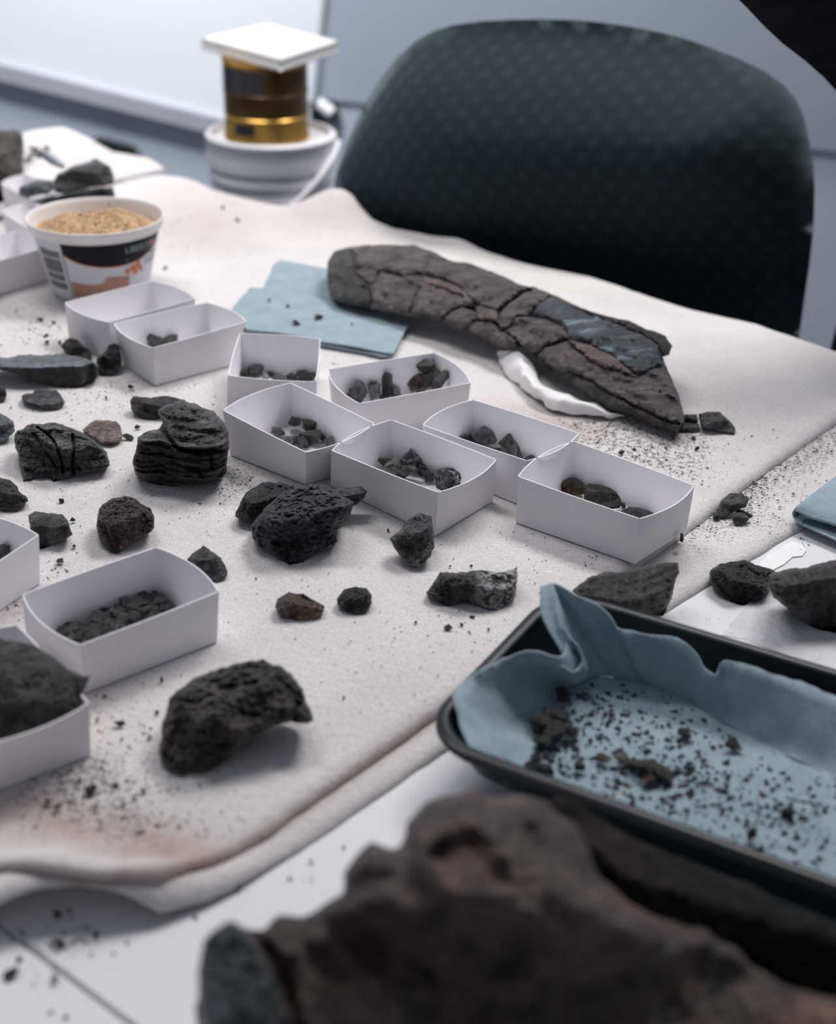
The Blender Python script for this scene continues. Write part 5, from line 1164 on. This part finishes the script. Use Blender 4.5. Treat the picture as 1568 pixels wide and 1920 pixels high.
fine = [(80, 610, 70, 34, 260, .5, 2.6), (130, 740, 130, 45, 420, .45, 2.2), (320, 700, 90, 26, 200, .45, 1.9), (250, 760, 120, 40, 200, .45, 1.8), (240, 930, 150, 45, 330, .4, 1.8), (60, 1120, 70, 50, 340, .5, 2.6), (200, 1340, 90, 60, 260, .4, 1.9),
        (160, 1460, 100, 40, 320, .5, 2.6), (250, 1570, 90, 36, 420, .4, 2.0), (330, 1500, 120, 70, 120, .35, 1.6), (1170, 835, 80, 34, 620, .5, 2.3), (1260, 880, 60, 40, 420, .45, 2.0), (1190, 800, 110, 22, 180, .6, 2.6), (640, 665, 70, 20, 130, .5, 2.0), (560, 640, 50, 20, 60, .5, 2.2),
        (430, 400, 90, 40, 120, .7, 3.0), (450, 900, 50, 26, 240, .5, 2.2), (640, 1290, 150, 60, 160, .35, 1.6), (900, 1170, 140, 40, 160, .4, 2.0), (1090, 1030, 110, 40, 150, .4, 1.9), (560, 1090, 220, 80, 130, .35, 1.5), (800, 990, 200, 60, 70, .4, 1.7),
        (200, 480, 160, 50, 120, .6, 2.4), (1130, 600, 200, 60, 40, .5, 1.6), (1320, 700, 120, 60, 30, .5, 1.6), (60, 300, 60, 30, 60, .8, 3.0), (420, 1230, 120, 80, 120, .3, 1.5), (480, 520, 90, 40, 50, .6, 2.0)]
crumbs('rock_grit', 'dark grit scattered over the upper felt mat', scatter(fine, 0.0, 1, lambda x, y: lift(x, y) + waves(x, y), okup), M['crumb'], cat='grit')
LOWPX = np.array([(p[0], p[1]) for p in SEAM[5:]] + [(1700, 800)] + lowedge[:6:-1])
oklow = lambda Q: inside(Q, LOWPX) & (segdist(Q, LOWPX) > 10)
crumbs('rock_grit', 'dark grit piled along the step between the two felt mats', scatter([(1370, 945, 45, 24, 520, .6, 3.0), (1470, 860, 50, 36, 620, .5, 2.6), (1560, 800, 40, 30, 420, .5, 2.6), (1400, 905, 40, 14, 260, .6, 3.0), (1450, 890, 60, 40, 420, .4, 1.8), (1310, 1000, 40, 22, 120, .5, 2.4), (1480, 990, 50, 20, 60, .6, 2.4)], -.0071, 2, None, oklow), M['crumb'], cat='grit')
def oktab(Q):
    k = ~inside(Q, LOWPX) & ~inside(Q, UPPX) & (segdist(Q, lowedge, False) > 26)
    for f in FOOT: k &= ~inside(Q, f)
    return k
crumbs('rock_grit', 'sparse dark grit on the bare white table', scatter([(560, 1610, 50, 60, 26, .6, 2.6), (90, 1780, 60, 60, 60, .7, 3.2), (100, 1740, 40, 20, 30, 1.0, 4.0), (1480, 1190, 60, 50, 60, .4, 1.6), (1380, 1120, 60, 50, 30, .5, 2.0), (1290, 1160, 40, 20, 16, .6, 2.2), (1500, 1010, 30, 16, 60, .6, 2.4)], ZT, 3, None, oktab), M['crumb'], cat='grit')
TRPX = np.array([(1000, 1420), (1010, 1370), (1060, 1290), (1150, 1275), (1290, 1320), (1400, 1390), (1568, 1470), (1640, 1520), (1640, 1700), (1300, 1590), (1100, 1520), (990, 1460)])
oktr = lambda Q: inside(Q, TRPX)
tr_l = [(1120, 1310, 60, 26, 150, .6, 5.2), (1180, 1360, 90, 36, 330, .6, 5.2), (1250, 1430, 120, 50, 380, .5, 4.8), (1040, 1380, 30, 40, 260, .6, 5.2), (1020, 1440, 24, 18, 90, .8, 5.2), (1380, 1500, 110, 50, 420, .5, 4.6), (1480, 1560, 80, 40, 220, .5, 4.4), (1200, 1490, 110, 40, 330, .5, 4.6), (1540, 1500, 60, 60, 140, .5, 4.2), (1250, 1445, 40, 14, 90, .8, 5.2)]
crumbs('rock_grit', 'dark grit strewn over the blue towel in the black tray', scatter(tr_l, .0, 4, lambda x, y: lzf(x, y) - .0002, oktr, atf), M['crumb'], cat='grit')
zz = lambda x, y: float(lzf(*atf(x, y)[:2])) + .0004
HEAP = ((1052, 1306, 42, 30), (1030, 1345, 40, 30), (1050, 1352, 44, 36), (1012, 1360, 36, 34), (1040, 1378, 52, 34), (1066, 1372, 36, 26), (1022, 1392, 34, 22))
for k, (x, y, w, h) in enumerate(HEAP):
    chip('rock_chip', 'dark lump, ' + ranks(HEAP)[k] + ', of the heap on the tray towel', 'stone', 'dark heap in the tray', x, y, w, h, M['umber' if k % 2 else 'black'], zz(x, y), 600 + k, lift=.001)
for k, (x, y, w, h) in enumerate(((992, 1436, 26, 16), (1012, 1440, 30, 18), (1004, 1420, 22, 14), (1026, 1438, 22, 16))):
    chip('rock_chip', 'dark chip, ' + (ORD[0], ORD[2], ORD[1], ORD[3])[k] + ', at the front left of the tray towel', 'stone', 'chips in the front left corner of the tray', x, y, w, h, M['crumb'], zz(x, y), 620 + k)
for k, (x, y, w, h, mm, lab) in enumerate(((1132, 1420, 26, 16, 'brown', 'dark brown flake beside the pale pinkish flake in the tray'), (1162, 1422, 26, 16, 'tan', 'pale pinkish flake in the middle of the tray towel'), (1086, 1438, 24, 20, 'maroon', 'small reddish chip at the left on the tray towel'),
        (1210, 1436, 62, 18, 'umber', 'long dark splinter on the tray towel'), (1240, 1450, 50, 22, 'dark', 'dark chip touching the long splinter on the tray towel'), (1218, 1456, 44, 10, 'brown', 'thin brown sliver below the long splinter on the tray towel'),
        (1478, 1524, 24, 22, 'maroon', 'reddish chip at the right on the tray towel'), (1410, 1565, 26, 30, 'crumb', 'dark chip on the crease at the right of the tray towel'), (1285, 1375, 30, 16, 'crumb', 'largest dark chip near the rear of the tray towel'), (1375, 1396, 34, 16, 'crumb', 'dark chip below the rear fold at the right of the tray towel'))):
    chip('rock_chip', lab, 'stone', None, x, y, w, h, M[mm], zz(x, y), 640 + k, lift=.0006)
# bigger loose crumbs that can be told apart on the mat
big = [(112, 1050, 18, 13), (136, 973, 12, 10), (139, 1020, 9, 8), (245, 724, 11, 15), (198, 743, 9, 6), (240, 817, 22, 10), (258, 798, 14, 8), (115, 935, 12, 9), (150, 600, 12, 5), (75, 597, 14, 6), (86, 626, 13, 6), (88, 639, 13, 8), (112, 640, 9, 6), (100, 602, 9, 8), (170, 1478, 30, 15), (115, 1468, 12, 13), (217, 1467, 13, 15), (268, 1478, 14, 11),
       (252, 1491, 14, 10), (232, 1504, 12, 9), (148, 1457, 12, 9), (90, 1498, 14, 12), (108, 1508, 18, 22), (225, 1353, 20, 11), (182, 1344, 10, 7), (280, 1376, 10, 7), (294, 1331, 10, 8), (302, 1272, 9, 16), (196, 1300, 9, 7), (262, 1560, 22, 16), (240, 1565, 16, 12), (294, 1545, 10, 9), (336, 1545, 10, 8), (842, 1171, 18, 10), (866, 1166, 10, 7), (886, 1150, 12, 8),
       (917, 1175, 9, 7), (780, 1162, 8, 6), (728, 990, 8, 6), (1262, 817, 12, 8), (1190, 838, 10, 7), (1166, 846, 12, 9), (1302, 818, 12, 8), (1308, 838, 11, 7), (1150, 1115, 8, 6), (645, 1303, 9, 6), (845, 1056, 7, 6), (884, 1056, 7, 6), (480, 1080, 6, 5), (420, 388, 14, 6), (310, 500, 10, 5), (446, 410, 12, 5), (505, 560, 10, 5), (555, 603, 20, 6), (598, 592, 20, 8), (660, 604, 8, 4), (540, 570, 10, 5)]
for k, (x, y, w, h) in enumerate(big):
    z = .0075 if (500 < x < 700 and 555 < y < 615) else 0.0
    chip('rock_crumb', 'single dark crumb lying loose on the upper felt mat' if z == 0 else 'single dark crumb lying on the folded blue towel', 'crumb', 'loose crumbs on the upper felt mat' if z == 0 else 'loose crumbs on the folded blue towel', x, y, w, h, M['crumb' if k % 3 else 'dark'], z, 700 + k, n=10, detail=False)
for k, (x, y, w, h) in enumerate(((108, 1713, 18, 20), (130, 1702, 12, 8), (110, 1765, 24, 20), (180, 1752, 12, 22), (150, 1755, 12, 8), (36, 1793, 14, 9), (20, 1820, 34, 14), (95, 1892, 12, 9), (165, 1733, 12, 8), (558, 1575, 13, 9), (448, 1662, 11, 13), (582, 1610, 11, 8), (645, 1583, 8, 7), (543, 1640, 8, 7), (366, 1714, 10, 9), (105, 1830, 20, 14))):
    chip('rock_crumb', 'single dark crumb lying loose on the bare white table', 'crumb', 'loose crumbs on the bare white table', x, y, w, h, M['crumb'], ZT, 800 + k, n=10, detail=False)
